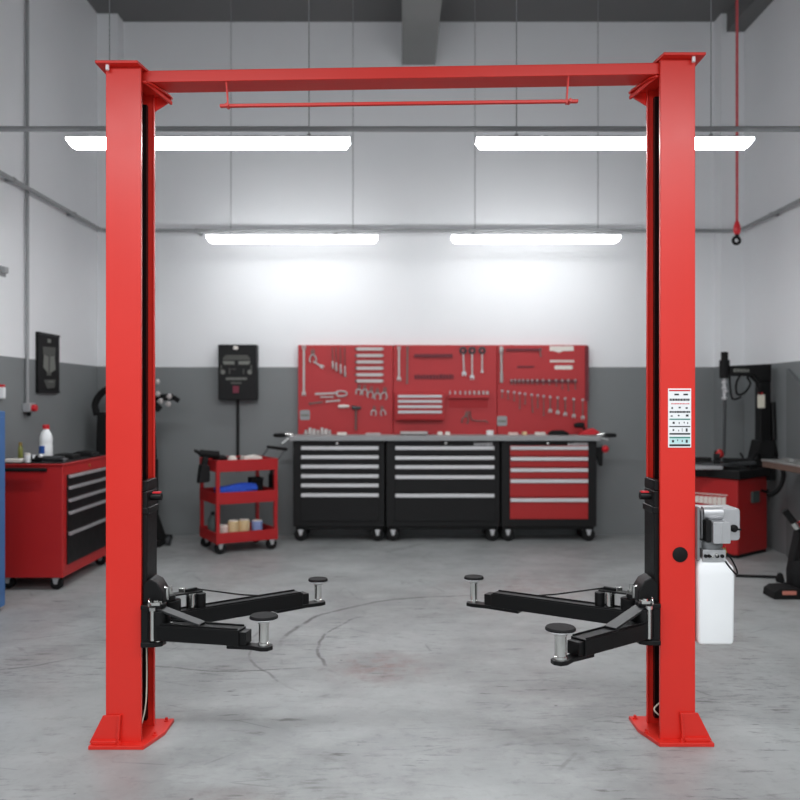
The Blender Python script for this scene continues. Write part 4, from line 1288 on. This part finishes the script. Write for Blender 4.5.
# wide black foot of the column, at the far right corner of the deck
TC = 8.35
tx = lambda p: X(p, TC)
tz = lambda p: Z(p, TC)
MB().prism([(tx(740), tz(480)), (tx(772), tz(480)), (tx(771), tz(440)), (tx(757), tz(440)), (tx(753), tz(458)), (tx(745), tz(464))], 'y', TC - .08, TC + .14).build('column_foot', 'rubber', t, .01)
MB().box(tx(758), tx(769), TC - .05, TC + .08, tz(446), tz(368)).build('column', 'black', t, .01)
MB().prism([(tx(728), tz(366)), (tx(769), tz(364)), (tx(769), tz(382)), (tx(757), tz(382)), (tx(752), tz(376)), (tx(728), tz(376))], 'y', TC - .06, TC + .09).build('swing_arm', 'black', t, .01)
m = MB()
brand_strip(m, tx(731), tx(747), tz(370.5), TC - .06, h=.035)
m.build('name_plate', 'decal', t)
m = MB().cyl((tx(724.5), TC, tz(352)), (tx(724.5), TC, tz(360)), .034, seg=16).cyl((tx(724.5), TC, tz(360)), (tx(724.5), TC, tz(378)), .05, seg=18).cyl((tx(724.5), TC, tz(356)), (tx(724.5), TC, tz(362)), .026, seg=14)
m.build('mount_head', 'rubber', t, .004)
m = MB().cyl((tx(724.5), TC - .0, tz(378)), (tx(724.5), TC, tz(400)), .016, seg=12)
for y in (382, 388, 391, 398):
    m.lathe([(.018, -.014), (.026, -.008), (.026, .008), (.018, .014)], (tx(724.3 if y != 391 else 725.5), TC, tz(y)), 14)
m.build('chrome_spindle', 'handle', t)
MB().cyl((tx(725), TC, tz(400)), (tx(724), TC, tz(455)), .014, seg=10).build('mount_rod', 'dark_metal', t)
MB().lathe([(.016, 0), (.038, .02), (.038, .05), (.02, .085), (.012, .09)], (tx(718.5), TC - .03, tz(458)), 18).build('red_roller', 'chest_red', t)
MB().box(tx(755), tx(762), TC - .075, TC - .05, tz(408), tz(394.5)).build('white_tag', 'cream', t, .006)
MB().lathe([(.02, 0), (.02, .02), (.001, .022)], (tx(758), TC - .06, tz(394.5)), 12).build('red_valve', 'red_cap', t)
MB().tube([(tx(737), TC - .07, tz(376)), (tx(733), TC - .08, tz(384)), (tx(734), TC - .08, tz(394)), (tx(741), TC - .08, tz(393)), (tx(747), TC - .08, tz(384)), (tx(744), TC - .08, tz(377)), (tx(750), TC - .08, tz(378)), (tx(756), TC - .08, tz(390)), (tx(757.5), TC - .06, tz(396))], .011, 8, smooth=4).build('air_hose', 'rubber', t)
MB().tube([(tx(728), TC - .04, tz(374)), (tx(726.5), TC - .09, tz(386)), (tx(729), TC - .09, tz(399)), (tx(738), TC - .08, tz(397))], .010, 8, smooth=4).build('air_hose', 'rubber', t)
MB().cyl((tx(772.5), TC, tz(402)), (tx(774), TC, tz(440)), .028, seg=14).cyl((tx(770), TC, tz(404)), (tx(773), TC, tz(404)), .02, seg=10).build('air_cylinder', 'chest_black', t)
MB().tube([(tx(773), TC, tz(440)), (tx(775), TC - .02, tz(452)), (tx(780), TC - .02, tz(458)), (tx(790), TC - .02, tz(460))], .02, 8, smooth=4).build('air_hose', 'rubber', t)
m = MB().bar((*q(-.03, .28), zt + .11), (*q(.30, -.02), zt + .145), .05, .03)
m.build('tyre_lever', 'dark_metal', t, .006)
MB().tube([(tx(741), TC - .25, tz(466)), (tx(745), TC - .2, tz(456)), (tx(752), TC - .15, tz(452)), (tx(757), TC - .1, tz(458))], .014, 8, smooth=4).tube([(tx(738), TC - .3, tz(468)), (tx(744), TC - .22, tz(461)), (tx(752), TC - .2, tz(464))], .012, 8, smooth=4).build('air_hose', 'rubber', t)
# logo on the front face: a swoosh of pale uneven strokes, a thin line above
fx, fy = q(-.002, .05)
m = MB()
for k in range(9):
    v0 = .12 + .42 * k / 9
    a0, a1 = q(-.004, v0), q(-.004, v0 + .04)
    b0, b1 = q(.0, v0), q(.0, v0 + .04)
    zc_ = Z(500, 8.15)
    hh = .045 - .002 * k
    m.prism([(0, 0)], 'z', 0, 0) if False else m._hull([(*a0, zc_ - hh), (*a1, zc_ - hh), (*a1, zc_ + hh * .8), (*a0, zc_ + hh), (*b0, zc_ - hh), (*b1, zc_ - hh), (*b1, zc_ + hh * .8), (*b0, zc_ + hh)], [(0, 1, 2, 3), (7, 6, 5, 4), (0, 4, 5, 1), (1, 5, 6, 2), (2, 6, 7, 3), (3, 7, 4, 0)])
m.build('logo_strip', 'offwhite', t)
a0, a1 = q(-.004, .10), q(-.004, .56)
MB().bar((*a0, Z(493.5, 8.15)), (*a1, Z(494.5, 8.15)), .004, .008).build('logo_line', 'offwhite', t)
g0 = q(.22, -.006)
MB().bar((*q(.24, -.012), .565), (*q(.38, -.012), .565), .024, .11).build('control_panel', 'green_grey', t, .006)
m = MB().tube([(X(p, 8.05), 8.05, Z(y, 8.05)) for p, y in ((768, 496), (774, 493.5), (780, 487), (783, 479), (783, 471), (779, 464), (775, 458))], .022, 10, smooth=4)
m.build('air_hose', 'rubber', t)
MB().tube([(*q(.44, .0), .62), (*q(.52, -.02), .60), (*q(.58, .0), .61)], .012, 8, smooth=4).build('air_hose', 'rubber', t)

# ------------------------------------------------------------------ bench on the right wall
WD = 7.7
x0 = X(761, WD)
zt = Z(459, WD)
t = thing('wall_mounted_bench', 'wooden workbench with pale steel top fixed along the side wall', 'workbench', (XR, 6.7, zt), world=True)
MB().box(x0, XR - .001, 5.6, WD, zt - .018, zt).build('bench_top', 'bench_top', t, .004)
MB().box(x0 + .006, XR - .001, 5.62, WD - .01, zt - .07, zt - .018).build('apron', 'wood', t, .004)
for y in (5.9, 7.2):
    MB().prism([(x0 + .15, zt - .07), (XR - .001, zt - .07), (XR - .001, zt - .35)], 'y', y, y + .04).build('bracket', 'wood', t)
o = MB().bar((x0 + .1, 7.3, zt + .0135), (x0 + .13, 7.5, zt + .0135), .05, .026).build('flat_tool', 'bench_top', None, .005)
tag(o, 'pale flat tool lying on the wooden workbench top', 'hand tool')

# ------------------------------------------------------------------ floor machine at the right edge
VD = 6.45
vx = lambda p: X(p, VD)
vz = lambda p: Z(p, VD)
t = thing('shop_vacuum', 'red and black floor machine with a flat nozzle at the right edge of the view', 'vacuum cleaner', (vx(805), VD, 0), world=True)
MB().lathe([(.13, .0), (.15, .04), (.155, .19), (.14, .27), (.10, .29)], (vx(808), VD, 0), 24).build('base', 'rubber', t)
MB().lathe([(.09, .28), (.12, .31), (.125, .48), (.10, .56), (.03, .60)], (vx(813), VD, 0), 24).build('tank', 'red_cap', t)
m = MB().tube([(vx(806), VD - .02, vz(545)), (vx(799), VD - .05, vz(532)), (vx(790), VD - .06, vz(521)), (vx(781), VD - .06, vz(509))], .026, 10, smooth=4)
h = m.build('handle', 'rubber', t)
MB().cyl((vx(789), VD - .075, vz(521)), (vx(793), VD - .075, vz(527)), .024, seg=12).build('grip_ring', 'chrome', h)
MB().prism([(vx(790), .27), (vx(798), .56), (vx(803), .56), (vx(803), .25)], 'y', VD - .05, VD + .05).build('neck', 'rubber', t, .01)
n = MB().m(0).prism([(vx(766), .0), (vx(797), .0), (vx(797), .06), (vx(790), .085), (vx(772), .08), (vx(767), .055)], 'y', VD - .14, VD + .06)
n.m(1).box(vx(774), vx(788), VD - .145, VD - .135, .035, .065)
n.build('floor_nozzle', ['rubber', pmat('orange_pink_label', (196, 120, 104), .5)], t, .008)
MB().cyl((vx(795), VD, .05), (vx(800), VD + .02, .2), .05, seg=14).build('nozzle_neck', 'rubber', t)
fp = lambda px, py: ((px - 400) * EYE / (py - 400), EYE * F / (py - 400))
o = MB().tube([(*fp(736, 577), .012), (*fp(750, 577.5), .012), (*fp(765, 578), .012), (*fp(778, 578.5), .012)], .012, 8, smooth=4)
o.lathe([(.03, 0), (.035, .02), (.02, .07), (.001, .08)], (*fp(780, 582), 0), 14)
tag(o.build('floor_cable', 'rubber', None), 'black cable lying on the floor between the oil tank and the floor machine', 'cable')

# ------------------------------------------------------------------ light, world, camera
w = bpy.data.worlds.new('daylight')
S.world = w
w.use_nodes = True
bg = w.node_tree.nodes['Background']
bg.inputs[0].default_value = (.93, .96, 1, 1)
bg.inputs[1].default_value = .85


def area(name, x, y, z, sx, sy, power):
    l = bpy.data.lights.new(name, 'AREA')
    l.shape = 'RECTANGLE'
    l.size, l.size_y = sx, sy
    l.energy = power
    l.color = (.96, .98, 1)
    o = bpy.data.objects.new(name, l)
    COL.objects.link(o)
    o.location = (x, y, z)
    o['kind'] = 'helper'
    return o


# bare fill lights added out of view, over and behind the camera
for y in (1.6, -1.6):
    for x in (-1.35, 1.45):
        area('front_fill', x, y, RZ - .05, 1.9, .12, 56)

cam = bpy.data.cameras.new('camera')
co = bpy.data.objects.new('camera', cam)
COL.objects.link(co)
co.location = (0, 0, EYE)
co.rotation_euler = (PI / 2, 0, 0)
cam.sensor_width = 36
cam.lens = 36 * F / 800
cam.dof.use_dof = True
cam.dof.focus_distance = 3.72
cam.dof.aperture_fstop = 2.0
cam.clip_end = 100
S.camera = co
S.view_settings.view_transform = 'Standard'
S.view_settings.look = 'None'
S.view_settings.gamma = 1
S.view_settings.exposure = .3
S.view_settings.use_curve_mapping = False
S.cycles.use_denoising = True
S.cycles.max_bounces = 10
S.cycles.diffuse_bounces = 6
